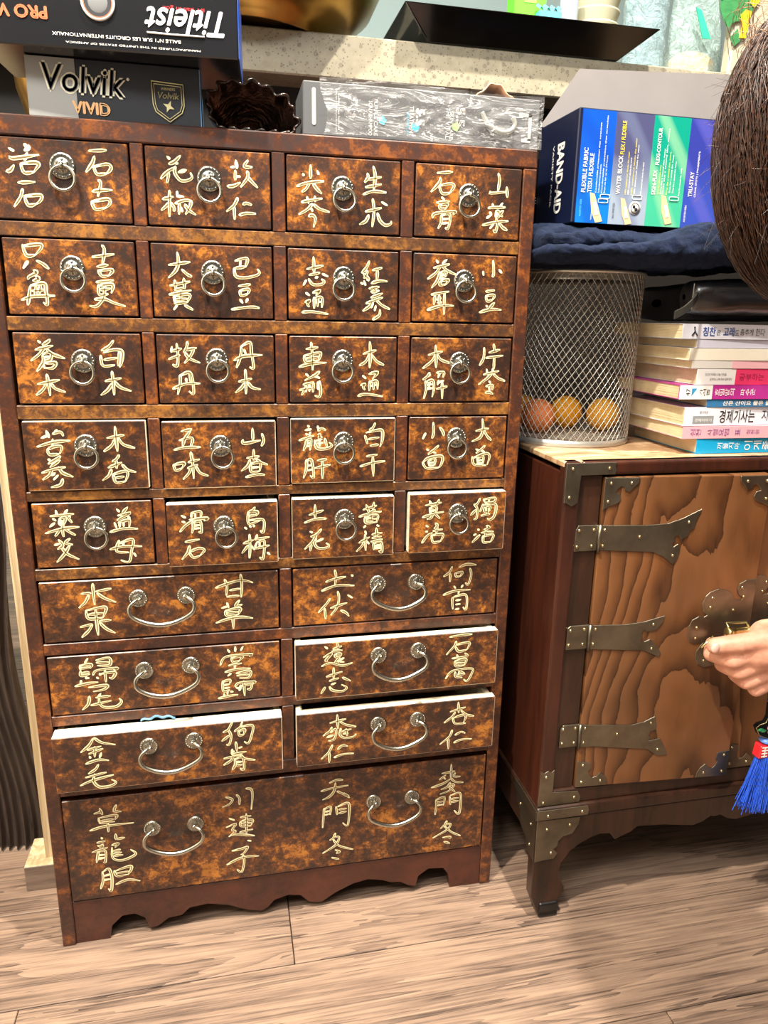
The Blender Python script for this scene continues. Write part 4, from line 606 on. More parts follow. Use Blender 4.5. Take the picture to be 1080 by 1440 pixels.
# ---------------------------------------------------------------- bandage carton
bc = thing('bandage_carton', 'open blue, grey, green and purple carton of assorted adhesive bandages', 'box', (.6465, -.001, .931), None, math.radians(1.5))
X0, X1, Y0, Y1, Z0, Z1 = .6465, .866, -.001, .100, .931, 1.0545
def stripes(name, top, bot, sw):
    t = NT(name); co = t.coord(); sx = t.n('ShaderNodeSeparateXYZ'); t.l(co, 0, sx, 0); mr = t.n('ShaderNodeMapRange'); mr.inputs['From Min'].default_value = .0; mr.inputs['From Max'].default_value = .12; t.l(sx, 'Z', mr, 0)
    r = t.ramp(mr, 0, [(.25, bot), (.65, top)]); rot = t.n('ShaderNodeMapping'); rot.inputs['Rotation'].default_value = (0, .6, 0); t.l(co, 0, rot, 0)
    w = t.n('ShaderNodeTexWave', Scale=7.0, Distortion=5.0, Detail=1.0, _bands_direction='X'); w.inputs['Detail Scale'].default_value = .6; t.l(rot, 0, w, 'Vector'); wr = t.ramp(w, 'Fac', [(.55, (0, 0, 0, 1)), (.95, (.55, .55, .55, 1))])
    m = t.mix(wr, 0, r, 0, None, sw); t.l(m, 0, t.b, 'Base Color'); t.b.inputs['Roughness'].default_value = .3; return t.m
MB().box(X0, X1, Y0, Y1, Z0, Z1).build('carton', mat('navy_card', '0d1530', .35), bc, .0012)
cols = [(X0+.0045, .694, stripes('blue_print', '0c4cba', '0a6cc4', '08409c')), (.694, .7435, stripes('grey_print', '44466a', '8c9aac', '646e8c')), (.7435, .7925, stripes('green_print', '078a76', '3aa684', '86b890')), (.7925, .8655, stripes('violet_print', '2c358c', '3044a0', '5555ac'))]
for a, b, m in cols: MB().box(a, b, Y0-.0004, Y0, Z0+.0005, Z1-.0015).build('printed_stripe', m, bc)
def uw(mb, s, x, z0, z1, h, mi=0, bold=0): write(mb, s, (x, Y0-.0008-mi*1e-5, (z0+z1)/2), z1-z0, h, (0, 0, 1), (-1, 0, 0), mi, bold)
L = MB()
uw(L, 'FLEXIBLE FABRIC', .6585, .965, 1.0125, .0052, 0, .0001); uw(L, 'TISSU FLEXIBLE', .6665, .965, 1.007, .0052, 0, .0001)
for i, (x, a, b) in enumerate(((.675, .965, 1.040), (.6788, .965, .996), (.6826, .965, 1.048), (.6862, .965, 1.006), (.6715, .935, .955))): uw(L, 'Comfortable protection that stretches' if i != 3 else 'Stays on for up to 24 hours', x, a, b, .0022)
uw(L, 'WATER BLOCK', .7038, .965, 1.007, .0054, 0, .0001); uw(L, 'FLEX / FLEXIBLE', .7048, 1.0085, 1.044, .0050, 1, .0001)
for i, (x, a, b) in enumerate(((.714, .965, 1.012), (.7178, .965, 1.006), (.7222, .965, 1.027), (.7258, .965, 1.02), (.7345, .965, 1.002))): uw(L, '100% waterproof, blocks the water', x, a, b, .0024, 1 if i in (0, 2) else 0)
uw(L, 'SKIN-FLEX', .751, .967, .994, .0050, 0, .0001); uw(L, 'FLEXI-CONTOUR', .7525, 1.000, 1.040, .0048, 0, .0001)
for i, (x, a, b) in enumerate(((.7575, .968, 1.0), (.7610, .968, 1.018), (.7640, .968, 1.04), (.7690, .968, 1.015), (.7730, .97, 1.012), (.7775, .97, 1.005), (.7860, .967, .998))): uw(L, 'Dries like a second skin, moves', x, a, b, .0022, 1 if i in (0, 3) else 0)
uw(L, 'TRU-STAY', .8015, .967, .995, .0052, 0, .0001); uw(L, 'CLEAR SPOTS | PANSEMENTS', .8085, .967, 1.018, .0028); uw(L, 'ASSORTED SIZES', .7975, .938, .957, .0022)
uw(L, 'ASSORTED SIZES', .6565, .938, .957, .0022, 2); uw(L, 'ALL ONE SIZE', .7000, .938, .955, .0026, 3)
L.build('print_lettering', [M_WHITE, mat('yellow_ink', 'f2df3a', .5), mat('cyan_ink', '5cc8f5', .5), M_INK], bc)
M_PIN = mat('bandage_tan', 'e2b48a', .6); M_PAD = mat('bandage_pad', 'f2e3d2', .7)
def bandage(x, z, tilt, sc=1):
    P = [(x-.004*sc, z+.019*sc), (x+.002*sc, z+.018*sc), (x+.007*sc+tilt, z+.004*sc), (x+.013*sc+tilt*2, z-.012*sc), (x+.004*sc+tilt*2, z-.014*sc), (x-.001*sc+tilt, z-.002*sc)]
    MB().prism(P, Y0-.0009, Y0-.0005).build('bandage_picture', M_PIN, bc)
    MB().prism([(x+.0012*sc, z+.008*sc), (x+.0046*sc, z+.009*sc), (x+.009*sc, z-.005*sc), (x+.0045*sc, z-.006*sc)], Y0-.0012, Y0-.0008).build('bandage_picture', M_PAD, bc)
bandage(.6715, .946, .001); bandage(.712, .944, .001, .9); bandage(.7665, .948, .0005)
for (x, z) in ((.6855, .9565), (.6875, .9615), (.7300, .9625), (.780, .9635)):
    P = [(x+(.0062 if abs(math.cos(a)) > .3 else .0062)*math.copysign(1, math.cos(a))*min(1, abs(math.cos(a))*2), Y0-.0008, z+.0022*math.sin(a)) for a in [2*math.pi*i/20 for i in range(20)]]
    MB().tube(P, .0003, 4, 0, True).build('outline_icon', M_WHITE, bc)
MB().lathe([(.0000, .0006), (.0075, .0006), (.0075, 0)], (.7285, Y0-.0004, .9505), 24, 0, 'y').lathe([(.0052, .0009), (.0062, .0009)], (.7285, Y0-.0004, .9505), 24, 1, 'y').ball((.7270, Y0-.0010, .9520), (.0022, .0003, .0022), 10, 6, 1).ball((.7300, Y0-.0010, .9490), (.0022, .0003, .0022), 10, 6, 1).build('round_seal', [M_WHITE, M_INK], bc)
L = MB(); write(L, 'BAND-AID', (X0-.0006, .038, .985), .078, .017, (0, 0, -1), (0, -1, 0), 0, .0007)
write(L, 'VARIETY PACK', (X0-.0006, .058, .99), .07, .004, (0, 0, -1), (0, -1, 0)); L.build('side_lettering', M_WHITE, bc)
lid = MB(); lp = [(X0-.004, 1.0545), (X1, 1.0545), (X1+.12, 1.085), (X1+.12, 1.140), (X0+.045, 1.124)]
lid.prism(lp, Y1-.004, Y1-.0035); o = lid.build('lid_flap', mat('grey_card_inside', '7e7a79', .6, 0, .05, 20), bc)
MB().prism([(X0+.10, 1.0545), (X1+.02, 1.0545), (X1+.02, 1.068), (X0+.125, 1.066)], Y1-.03, Y1-.0295).build('inner_flap', MC['grey_card_inside'], bc)
# black carton behind the bandages
o = thing('black_carton', 'black carton with white letters squeezed between cabinet and bandage carton', 'box', (.63, .15, .93))
MB().box(.598, .664, .1045, .19, .930, 1.020).build('carton', mat('black_card', '050506', .6, Specular__IOR__Level=.15), o, .001)
L = MB(); write(L, 'ELL', (.6480, .1040, .9690), .014, .0075); L.build('lettering', mat('grey_ink', '9a9a9a', .5), o)
# ---------------------------------------------------------------- cartons on the medicine cabinet
Zc = HT
gb = thing('ball_carton', 'small silver and charcoal golf ball carton under the larger black carton', 'box', (.141, .004, Zc), 'golf ball cartons')
MB().box(.0583, .2245, .004, .14, Zc, 1.0605).build('carton', [mat('charcoal_card', '33363c', .3)], gb, .0006)
MB().box(.0586, .1045, .0034, .004, Zc+.0005, 1.0600).build('silver_panel', mat('silver_card', '9fa1a0', .4, .3), gb)
MB().box(.2245, .2252, .0045, .14, Zc+.0005, 1.0600).build('side_panel', mat('light_blue_edge', '6fa3d8', .4), gb)
L = MB(); y = .0030
write(L, 'Volvik', (.1115, y, 1.0415), .078, .0235, (1, 0, -.03), (.12, 0, 1), 0, .0021); write(L, 'Volvik', (.1115, y-.0006, 1.0415), .078, .0235, (1, 0, -.03), (.12, 0, 1), 1, .0003)
L.ball((.1545, y, 1.0455), (.0015, .0002, .0015), 8, 6, 0)
write(L, 'VIVID', (.1175, y, 1.0165), .035, .0105, (1, 0, -.02), (0, 0, 1), 2, .0006)
sh = [(.177, 1.046), (.208, 1.0445), (.2085, 1.025), (.206, 1.018), (.199, 1.013), (.1935, 1.009), (.187, 1.0135), (.180, 1.018), (.1778, 1.025)]
EM = MB()
for s in (1, .86): EM.tube([(.1930+(a-.1930)*s, y, 1.029+(b-1.029)*s) for a, b in sh], .0006 if s == 1 else .0004, 5, 3, True)
write(EM, 'Volvik', (.193, y, 1.0335), .0215, .0058, mi=3, shear=.2, bold=.0001); write(EM, 'WINNERS', (.193, y, 1.0395), .014, .0026, mi=3)
EM.add([(.193+r*math.sin(a), y, 1.0235+r*math.cos(a)) for i in range(8) for a, r in [(2*math.pi*i/8+.4, .0060 if i % 2 == 0 else .0022)]], [tuple(range(8))], 3)
EM.build('shield_emblem', [mat('cream_ink', 'e6e6d2', .5), M_WHITE, M_WHITE, mat('olive_gold_ink', 'cfcb9a', .5)], gb)
L.build('print_lettering', [mat('cream_ink', 'e6e6d2', .5), mat('slate_ink', '4a4d58', .5), mat('peach_ink', 'e9b984', .5), mat('olive_gold_ink', 'cfcb9a', .5)], gb)
tb = thing('ball_carton', 'larger black golf ball carton lying upside down on top of the smaller one', 'box', (.264, -.034, 1.0612), 'golf ball cartons', math.radians(-3.5))
X1 = .264; X0 = .022; y = -.034
MB().box(X0, X1, y, .075, 1.0612, 1.1350).build('carton', mat('black_coated_card', '16171a', .22), tb, .0012)
MB().box(X1, X1+.0006, y+.001, .075, 1.062, 1.134).build('side_panel', mat('royal_blue_edge', '1f4fb0', .35), tb)
L = MB(); y -= .0008; U, V = (-1, 0, 0), (0, 0, -1)
write(L, 'PRO V1', (.064, y, 1.0890), .047, .0100, U, V, 0, .0006)
write(L, 'Titleist', (.2150, y, 1.0900), .076, .0215, U, V, 1, .0005, .3)
L.tube([(.178, y, 1.0790), (.20, y, 1.0785), (.232, y, 1.0785)], .0009, 4, 1)
write(L, '#1 ball in golf', (.2130, y, 1.1010), .040, .0048, U, V, 2, .0001)
write(L, "BALLE N°1 SUR LES CIRCUITS INTERNATIONAUX", (.150, y, 1.0725), .118, .0030, U, V, 1)
write(L, 'MANUFACTURED IN THE UNITED STATES OF AMERICA', (.165, y, 1.0660), .125, .0016, U, V, 1)
L.build('print_lettering', [mat('orange_red_ink', 'd9683c', .5), M_WHITE, mat('red_ink', 'c8232c', .5)], tb)
m = MB(); m.lathe([(0, .0006), (.0125, .0006)], (.1345, y, 1.1010), 32, 0, 'y'); m.lathe([(.0125, .0010), (.0137, .0010)], (.1345, y, 1.1010), 32, 1, 'y'); m.lathe([(.0137, .0012), (.0155, .0012), (.0155, 0)], (.1345, y, 1.1010), 32, 2, 'y'); m.ball((.1345, y, 1.1010), (.0105, .0012, .0105), 24, 10, 3)
m.build('ball_emblem', [mat('dark_grey_ink', '2a2c30', .4), mat('copper_ink', 'b8694a', .4), M_WHITE, mat('grey_ball_print', '6e7072', .4)], tb)
# ruffled leather pouch
mb = MB(); cx, cz, cy = .2785, 1.0235, .012
def pf(u, v):
    a = 2*math.pi*u; R = 1-.75*v**2.2; ruf = (.0022*math.sin(a*17)+.0016*math.sin(a*9+1))*max(0, 1-v*3.5)
    x = cx+(.0465*R+ruf)*math.cos(a)*(1+.12*math.sin(a)); z = cz+(.0315*R+ruf)*math.sin(a)+.006*math.cos(a)*(-1)*R
    return (x, cy+.115*v+.002*math.sin(a*17+2)*max(0, 1-v*4), max(z, Zc+.0015+.0012*(1+math.sin(a*17))))
mb.grid(pf, 120, 16, 0, True, True)
t = NT('brown_patent_leather'); n_ = t.noise(t.coord(), 40, 4, .6, .6); r_ = t.ramp(n_, 'Fac', [(.35, '120c09'), (.7, '35231b')]); t.l(r_, 0, t.b, 'Base Color'); t.b.inputs['Roughness'].default_value = .25; t.bump(n_, 'Fac', .5, .006)
o = solid('ruffled_pouch', mb, t.m, 'open dark brown leather pouch with a ruffled rim between the cartons', 'pouch', (cx, .05, Zc))
sl = o.modifiers.new('thickness', 'SOLIDIFY'); sl.thickness = .002; sl.offset = 0
# grey carton in crinkled film
gc = thing('hair_product_carton', 'long grey carton wrapped in crinkled clear film on the cabinet top', 'box', (.467, .003, Zc))
MB().box(.3310, .6000, .0035, .085, Zc, 1.0590).build('carton', mat('grey_card', '56585a', .42), gc, .0012)
L = MB(); y = .0030
def dw(s, x, z0, z1, h, mi=0, b=0): write(L, s, (x, y, (z0+z1)/2), z1-z0, h, (0, 0, -1), (1, 0, 0), mi, b)
P = [(.3425+.0022*math.cos(a), y, (1.0505 if math.sin(a) > 0 else 1.0185)+.0022*math.sin(a)) for a in [2*math.pi*(i+.5)/16 for i in range(16)]]
L.add(P, [tuple(range(16))], 4)
dw('www.clean beauty haircare for the scalp', .3665, 1.011, 1.053, .0022); dw('sulfate free formula', .3695, 1.013, 1.048, .002)
dw('SCALP SHAMPOO', .404, 1.010, 1.044, .004); dw('PURPLE CARE', .410, 1.010, 1.046, .004); dw('5.5', .4600, 1.024, 1.040, .009, 1, .0004); dw('TREATMENT', .4500, 1.012, 1.042, .0045)
dw('BALANCE pH', .4455, 1.014, 1.036, .0035, 2); dw('THE VITAL', .4915, 1.012, 1.044, .0045); dw('5.5', .5060, 1.026, 1.044, .0095, 1, .0004); dw('SKIN CARE', .4960, 1.012, 1.040, .004); dw('NEW', .4735, 1.008, 1.016, .003)
for (x, z, mi) in ((.4555, 1.0215, 2), (.5015, 1.0250, 3), (.4180, 1.0260, 2)): L.add([(x-.005, y-.0002, z+.002), (x, y-.0002, z+.0045), (x+.004, y-.0002, z), (x+.001, y-.0002, z-.005), (x-.004, y-.0002, z-.003)], [(0, 1, 2, 3, 4)], mi)
for x0_, x1_, z0_, z1_ in ((.5750, .5905, 1.040, 1.044), (.5865, .5905, 1.016, 1.044), (.5790, .5905, 1.014, 1.018)): L.box(x0_, x1_, y-.0001, y, z0_, z1_, 4)
L.build('print_lettering', [mat('dim_white_ink', 'c9c9c6', .5), M_WHITE, mat('teal_ink', '3fa6c4', .5), mat('leaf_green_ink', '8cc06a', .5), mat('light_grey_ink', 'a6a7a5', .5)], gc)
def film():
    t = NT('crinkled_film'); t.b.inputs['Base Color'].default_value = (1, 1, 1, 1); t.b.inputs['Roughness'].default_value = .08; t.b.inputs['Alpha'].default_value = .16; t.b.inputs['Specular IOR Level'].default_value = 1.0
    co = t.coord((9, 30, 34)); n = t.noise(co, 1.2, 5, .62, 2.6); r = t.ramp(n, 'Fac', [(.40, (.05, .05, .05, 1)), (.435, (.45, .45, .45, 1)), (.45, (.05, .05, .05, 1)), (.58, (.12, .12, .12, 1)), (.61, (.42, .42, .42, 1)), (.63, (.06, .06, .06, 1))]); t.l(r, 0, t.b, 'Alpha'); t.bump(n, 'Fac', 1.0, .01); return t.m  # denser white streaks paint the glints along the crinkles
def ff(u, v):
    x = .352+.2505*u; z = Zc+.0008+.0545*v; b = .0035+.0025*math.sin(u*9+v*4)*math.sin(v*math.pi)+.002*noise.noise((x*60, z*120, 0))*3*math.sin(math.pi*v)
    return (x+.004*math.sin(v*5)*(1-u), .002-abs(b), z+.002*math.sin(u*6))
o = MB().grid(ff, 70, 20).build('clear_film', film(), gc)
MB().grid(lambda u, v: (.6006+.003*math.sin(v*math.pi), .003+.08*u, Zc+.001+.052*v), 6, 6).build('clear_film', bpy.data.materials['crinkled_film'], gc)
mb = MB(); mb.tube(catmull([(.530, .0008, 1.041), (.537, -.0005, 1.030), (.550, -.001, 1.0225), (.562, -.001, 1.0230), (.569, -.001, 1.030), (.566, -.001, 1.038)], 5), .0028, 8); mb.build('tape_curl', mat('clear_tape', 'a9aca6', .15, 0, 0, 40, 0, 200, Alpha=.6), gc)
# paper scraps behind the grey carton
mb = MB().grid(lambda u, v: (.353+.215*u, .088+.03*v, 1.0602+.006*(1-v)*math.exp(-((u-.02)/.22)**2)+.0015*math.sin(u*9)+.002*v), 30, 6)
o = solid('paper_sheet', mb, mat('white_paper', 'e6e2d8', .6), 'white paper sheet lying on the film-wrapped grey carton', 'paper', (.46, .1, 1.059))
sl = o.modifiers.new('thickness', 'SOLIDIFY'); sl.thickness = .0012
mb = MB().grid(lambda u, v: (.525+.046*u, .012+.05*v, 1.0608+.014*max(0, math.sin(u*math.pi))**1.5*(1-.3*v)+.0012*math.sin(u*21)), 16, 5)
o = solid('peach_wrapper', mb, mat('peach_plastic', 'dfa883', .5), 'curled peach coloured wrapper behind the grey carton', 'wrapper', (.547, .06, 1.06))
sl = o.modifiers.new('thickness', 'SOLIDIFY'); sl.thickness = .0012
# bronze bowl, back left on the cabinet
t = NT('brass'); n_ = t.noise(t.coord(), 12, 3); r_ = t.ramp(n_, 'Fac', [(.3, '8a6a32'), (.7, 'b9924a')]); t.l(r_, 0, t.b, 'Base Color'); t.b.inputs['Metallic'].default_value = .9; t.b.inputs['Roughness'].default_value = .28
M_BRZ = t.m
o = solid('bronze_bowl', MB().lathe([(0, 0), (.022, 0), (.024, .004), (.042, .03), (.054, .07), (.058, .125), (.056, .125), (.050, .07), (.038, .034), (0, .008)], (.060, .2, 0), 40), M_BRZ, 'dark bronze bowl at the far left behind the golf ball cartons', 'bowl', (.060, .2, 0))
o.location.z = HT
# ---------------------------------------------------------------- things on the island
PK0, PK1, TI0, TU, CBX = .802, .866, .842, .922, 1.003
ZT = 1.2037
o = solid('brass_basin', MB().lathe([(0, .006), (.118, .006), (.122, 0), (.126, .0), (.128, .010), (.150, .020), (.190, .050), (.215, .10), (.222, .15), (.219, .15), (.211, .10), (.186, .055), (.140, .024), (0, .018)], (.285, .392, ZT), 64), M_BRZ, 'large golden brass basin on the stone worktop, left', 'basin', (.285, .392, ZT))
pt = thing('black_platter', 'square glossy black platter with sloped sides on the worktop', 'platter', (.69, .42, ZT))
mb = MB(); a0, a1, b0, b1 = .545, .845, .30, .56; A0, A1, B0_, B1 = .500, .893, .262, .60; zr = ZT+.036
lo = [(a0, b0, ZT), (a1, b0, ZT), (a1, b1, ZT), (a0, b1, ZT)]; up = [(A0, B0_, zr), (A1, B0_, zr), (A1, B1, zr), (A0, B1, zr)]; up2 = [(x+(.004 if x < .6 else -.004), y_+(.004 if y_ < .4 else -.004), zr) for x, y_, z in up]; lo2 = [(x, y_, z+.004) for x, y_, z in lo]
mb.add(lo+up+up2+lo2, [(3, 2, 1, 0)]+[(i, (i+1) % 4, 4+(i+1) % 4, 4+i) for i in range(4)]+[(4+i, 4+(i+1) % 4, 8+(i+1) % 4, 8+i) for i in range(4)]+[(8+i, 8+(i+1) % 4, 12+(i+1) % 4, 12+i) for i in range(4)]+[(12, 13, 14, 15)])
mb.build('platter_body', mat('black_glaze', '12110f', .12), pt, .002, 2)
if 0: o = solid('woven_dish', MB().lathe([(0, 0), (.03, 0), (.05, .03), (.062, .07), (.059, .07), (.045, .03), (0, .005)], (.515, .40, ZT), 24), mat('amber_ceramic', 'a5662a', .4), 'amber brown dish between the brass basin and the black platter', 'dish', (.515, .40, ZT))
m = MB().box(PK0, PK1, .64, .68, ZT, 1.47).box(PK0+.02, PK1-.02, .639, .64, 1.40, 1.44, 1); solid('green_packet', m, [mat('lime_packet', '63c832', .5), mat('lime_packet_light', '9be35a', .5)], 'bright lime green packet standing behind the black platter', 'packet', (PK0+.04, .66, ZT), None, 0, .002)
mb = MB().grid(lambda u, v: (TI0+.045*u, .612+.02*v, 1.382+.012*v+.004*math.sin(u*20)), 20, 6); mb.box(TI0, TI0+.045, .612, .632, ZT, 1.380); solid('blue_tissue', mb, mat('aqua_tissue', '58b6cf', .7), 'aqua blue tissue pack beside the lime green packet', 'tissue', (TI0+.02, .60, ZT))
solid('grey_tumbler', MB().lathe([(0, 0), (.016, 0), (.018, .24), (.016, .24), (.014, .004), (0, .004)], (TU, .66, ZT), 20), mat('grey_plastic', '8f9aa6', .4), 'slim grey tumbler between the tissue and the cream bowls', 'tumbler', (TU, .66, ZT))
for i in range(9):
    z = ZT+.0245*i; m = MB().lathe([(0, 0), (.028, 0), (.03, .004), (.044, .02), (.052, .045), (.0535, .0475), (.050, .045), (.041, .021), (0, .004)], (CBX, .72, z), 32)
    solid('cream_bowl', m, mat('cream_china', 'c4c1a8', .3), 'cream bowl in the nested stack behind the black platter, number %s from the counter' % ('one two three four five six seven eight nine'.split()[i]), 'bowl', (CBX, .72, z), 'stacked cream bowls')
def clear(name, col, alpha, sc):
    t = NT(name); t.b.inputs['Base Color'].default_value = hx(col); t.b.inputs['Roughness'].default_value = .06; t.b.inputs['Specular IOR Level'].default_value = 1
    n = t.noise(t.coord(), sc, 5, .7, 1.2); r = t.ramp(n, 'Fac', [(.42, (alpha,)*3+(1,)), (.55, (min(1, alpha*2.2),)*3+(1,)), (.62, (alpha,)*3+(1,))]); t.l(r, 0, t.b, 'Alpha'); t.bump(n, 'Fac', 1, .01); return t.m
prof = [(0, 0), (.034, 0), (.037, .004)]+[(.0365-.0022*(0.5+0.5*math.cos(i*1.57)), .008+i*.0075) for i in range(16)]+[(.034, .135), (.038, .15), (.036, .19), (.02, .225), (.013, .24), (.013, .25)]
wb = thing('water_bottle', 'clear ribbed plastic water bottle to the right of the black platter', 'bottle', (.942, .40, ZT))
MB().lathe(prof, (.942, .40, ZT), 36).build('bottle_body', clear('clear_pet', '9fbcc4', .34, 60), wb); MB().lathe([(.0145, .245), (.0145, .262), (0, .262)], (.942, .40, ZT), 20).build('cap', M_WHITE, wb)
cb = thing('clear_food_bag', 'clear plastic bag with a beige loaf at the bottom and a green tag', 'bag', (1.03, .40, ZT))
def bagf(u, v):
    a = 2*math.pi*u; w = (1-.25*v)*(1+.05*math.sin(a*5+v*8)); return (1.035+.052*w*math.copysign(abs(math.cos(a))**.6, math.cos(a)), .40+.032*w*math.copysign(abs(math.sin(a))**.6, math.sin(a))*(1-v*.8), ZT+.0005+.16*v)
MB().grid(bagf, 40, 16, 0, True, True).build('plastic_film', clear('bag_film', 'a3bdba', .30, 45), cb)
mb = MB(); mb.ball((1.035, .40, ZT+.030), (.046, .026, .029), 24, 14); mb.build('bread_loaf', mat('bread_crust', 'd9bb85', .8, 0, .1, 40), cb)
mb = MB(); mb.prism([(1.012, 1.315), (1.022, 1.312), (1.045, 1.272), (1.030, 1.272)], .366, .368); mb.build('green_tag', mat('mint_tag', '2fb98c', .5), cb)
pb = thing('printed_floral_pack', 'white pack printed with a large green leaf and yellow flowers on the worktop', 'pack', (1.12, .37, ZT))
MB().box(1.072, 1.26, .362, .385, ZT, 1.385).build('pack', mat('milky_pack', 'a49e8c', .4), pb, .004)
M_LEAF = wood('leaf_print', [(.4, '1f5a34'), (.9, '3f8a50')], (30, 30, 90), 1, .4, .5)
lf = [(1.044, 1.345), (1.041, 1.32), (1.042, 1.300), (1.050, 1.285), (1.060, 1.274), (1.067, 1.282), (1.085, 1.288), (1.100, 1.300), (1.112, 1.33), (1.11, 1.365), (1.07, 1.37)]
m = MB().prism(lf, .3585, .3595); m.build('leaf_print', M_LEAF, pb); pb.location.y -= .035; pb.location.x -= .015
m = MB(); m.tube(catmull([(1.042, .358, 1.312), (1.06, .358, 1.333), (1.09, .358, 1.345)], 5), .0012, 4); m.build('leaf_vein', M_WHITE, pb)
MB().prism([(1.066, 1.262), (1.078, 1.275), (1.085, 1.258), (1.075, 1.250)], .3585, .3595).build('leaf_print', M_LEAF, pb)
M_YEL = mat('yellow_petal', 'e8bd22', .5)
for P in ([(1.079, 1.294), (1.088, 1.302), (1.098, 1.300), (1.096, 1.285), (1.093, 1.262), (1.082, 1.262), (1.084, 1.280)], [(1.093, 1.312), (1.100, 1.330), (1.108, 1.333), (1.112, 1.318), (1.102, 1.306)], [(1.125, 1.325), (1.14, 1.34), (1.15, 1.322), (1.138, 1.31)]):
    MB().prism(P, .3570, .3580).build('petal_print', M_YEL, pb)
# ---------------------------------------------------------------- tassel charm hanging from the lock
tc = thing('tassel_charm', 'blue tassel charm with black flower ornament hanging below the hand', 'tassel', (.948, -.118, .385))
TX, TY = .938, -.118
mb = MB(); rnd = random.Random(3)
for i in range(70):
    z = .362-.028*rnd.random(); a = rnd.random()*6.3; c = Vector((TX, TY, z)); mb.tube([c, c+Vector((math.cos(a)*.012, math.sin(a)*.008, rnd.uniform(-.006, .008)))], .0007, 4)
mb.build('bead_fringe', mat('midnight_blue_beads', '20285e', .3), tc)
MB().tube([(TX, TY, .386), (TX, TY, .20)], .0012, 6).build('cord', mat('navy_cord', '26307a', .7), tc)
DX = TX-.952
o1 = [(.9255, .301), (.930, .305), (.939, .307), (.942, .315), (.941, .335), (.947, .330), (.952, .327), (.957, .330), (.963, .335), (.962, .315), (.965, .307), (.974, .305), (.9785, .301), (.972, .289), (.960, .284), (.952, .281), (.944, .284), (.932, .289)]
o1 = [(a+DX, b) for a, b in o1]
MB().prism(o1, TY-.004, TY+.004).build('black_ornament', mat('black_enamel', '101418', .15), tc, .001)
MB().tube([(a, TY-.004, b) for a, b in o1], .0006, 5, 0, True).build('ornament_edge', M_BRASS, tc)
mb = MB()
for k in range(5): a = k*1.257+.3; mb.ball((.9505+DX+.0052*math.cos(a), TY-.0048, .2975+.0052*math.sin(a)), (.0038, .0012, .0038), 10, 6, 0)
mb.ball((.9505+DX, TY-.0056, .2975), (.0022, .001, .0022), 8, 6, 1)
for x, z, mi in ((.937, .2955, 2), (.9325, .2975, 2), (.9480, .3165, 2), (.9530, .3150, 2), (.9505+DX, .3225, 3), (.9655, .297, 2)): mb.ball((x+(DX if x != .9505+DX else 0), TY-.0046, z), (.0045, .001, .0024) if z < .31 else (.0024, .001, .0042), 10, 6, mi)
mb.build('enamel_flower', [mat('pink_enamel', 'f0b9b4', .3), mat('red_enamel', 'c02b35', .3), mat('green_enamel', '2f8a56', .3), mat('pale_green_enamel', 'bfe0c0', .3)], tc)
mb = MB(); mb.lathe([(0, .282), (.006, .281), (.010, .278), (.008, .2755), (0, .275)], (TX-.004, TY, 0), 20); mb.build('blue_cap', mat('cornflower_cap', '5d83d8', .4), tc)
mb = MB(); mb.prism([(.936+DX, .2735), (.966+DX, .2735), (.967+DX, .254), (.934+DX, .254)], TY-.007, TY+.007); mb.build('red_bead', mat('red_lacquer', 'd8262e', .35), tc, .0015)
L = MB()
for c_ in ((.942+DX), (.958+DX)):
    for q in range(4): L.box(c_-.0045, c_+.0045, TY-.0076, TY-.0071, .2570+q*.0045, .2585+q*.0045)
    L.box(c_-.0008, c_+.0008, TY-.0077, TY-.0072, .2565, .2715)
L.build('bead_marking', M_WHITE, tc)
mb = MB(); rnd = random.Random(4)
for i in range(420):
    a = rnd.random()*6.283; r = math.sqrt(rnd.random()); x = TX-.002+.013*r*math.cos(a); y = TY+.008*r*math.sin(a); f = 1+1.0*rnd.random()
    mb.tube([(x, y, .255), (x+.006*r*math.cos(a)*f, y+.004*r*math.sin(a), .215), (x+.011*r*math.cos(a)*f+rnd.uniform(-.004, .004), y+.006*math.sin(a)*r, .178+rnd.uniform(-.008, .010))], .0007, 3, cap=False)
mb.build('tassel_strands', mat('bright_blue_silk', '2f62dc', .4, 0, .35, 300), tc)
# ---------------------------------------------------------------- person
pp = thing('person', 'person with brown hair leaning in from the right, one hand at the chest lock', 'person', (1.12, -.48, 0))
def capsule(mb, a, b, ra, rb, n=14):
    a, b = Vector(a), Vector(b); d = b-a; L = d.length; d = d/L; P = []; R = []
    for t in (0, .3, .6, .85): ang = t*math.pi/2; P.append(a-d*ra*math.cos(ang)); R.append(max(1e-4, ra*math.sin(ang)))
    for t in range(5): P.append(a.lerp(b, t/4)); R.append(ra+(rb-ra)*t/4)
    for t in (.85, .6, .3, 0): ang = t*math.pi/2; P.append(b+d*rb*math.cos(ang)); R.append(max(1e-4, rb*math.sin(ang)))
    mb.tube(P, R, n)
def fuse(mb, name, m, parent, vox, it=5):
    o = mb.build(name, m, parent); r = o.modifiers.new('fuse', 'REMESH'); r.mode = 'VOXEL'; r.voxel_size = vox; r.use_smooth_shade = True
    s = o.modifiers.new('smooth', 'SMOOTH'); s.iterations = it; s.factor = .5; return o
t = NT('skin'); n_ = t.noise(t.coord(), 60, 5, .6); r_ = t.ramp(n_, 'Fac', [(.3, 'c98a72'), (.7, 'e6ad92')]); t.l(r_, 0, t.b, 'Base Color'); t.b.inputs['Roughness'].default_value = .5; t.b.inputs['Subsurface Weight'].default_value = .12; t.b.inputs['Subsurface Radius'].default_value = (.01, .004, .002); t.bump(t.noise(t.coord(), 160, 4, .7), 'Fac', .25, .002); M_SKIN = t.m
b = MB(); C = lambda a, c, ra, rb: capsule(b, a, c, ra, rb)
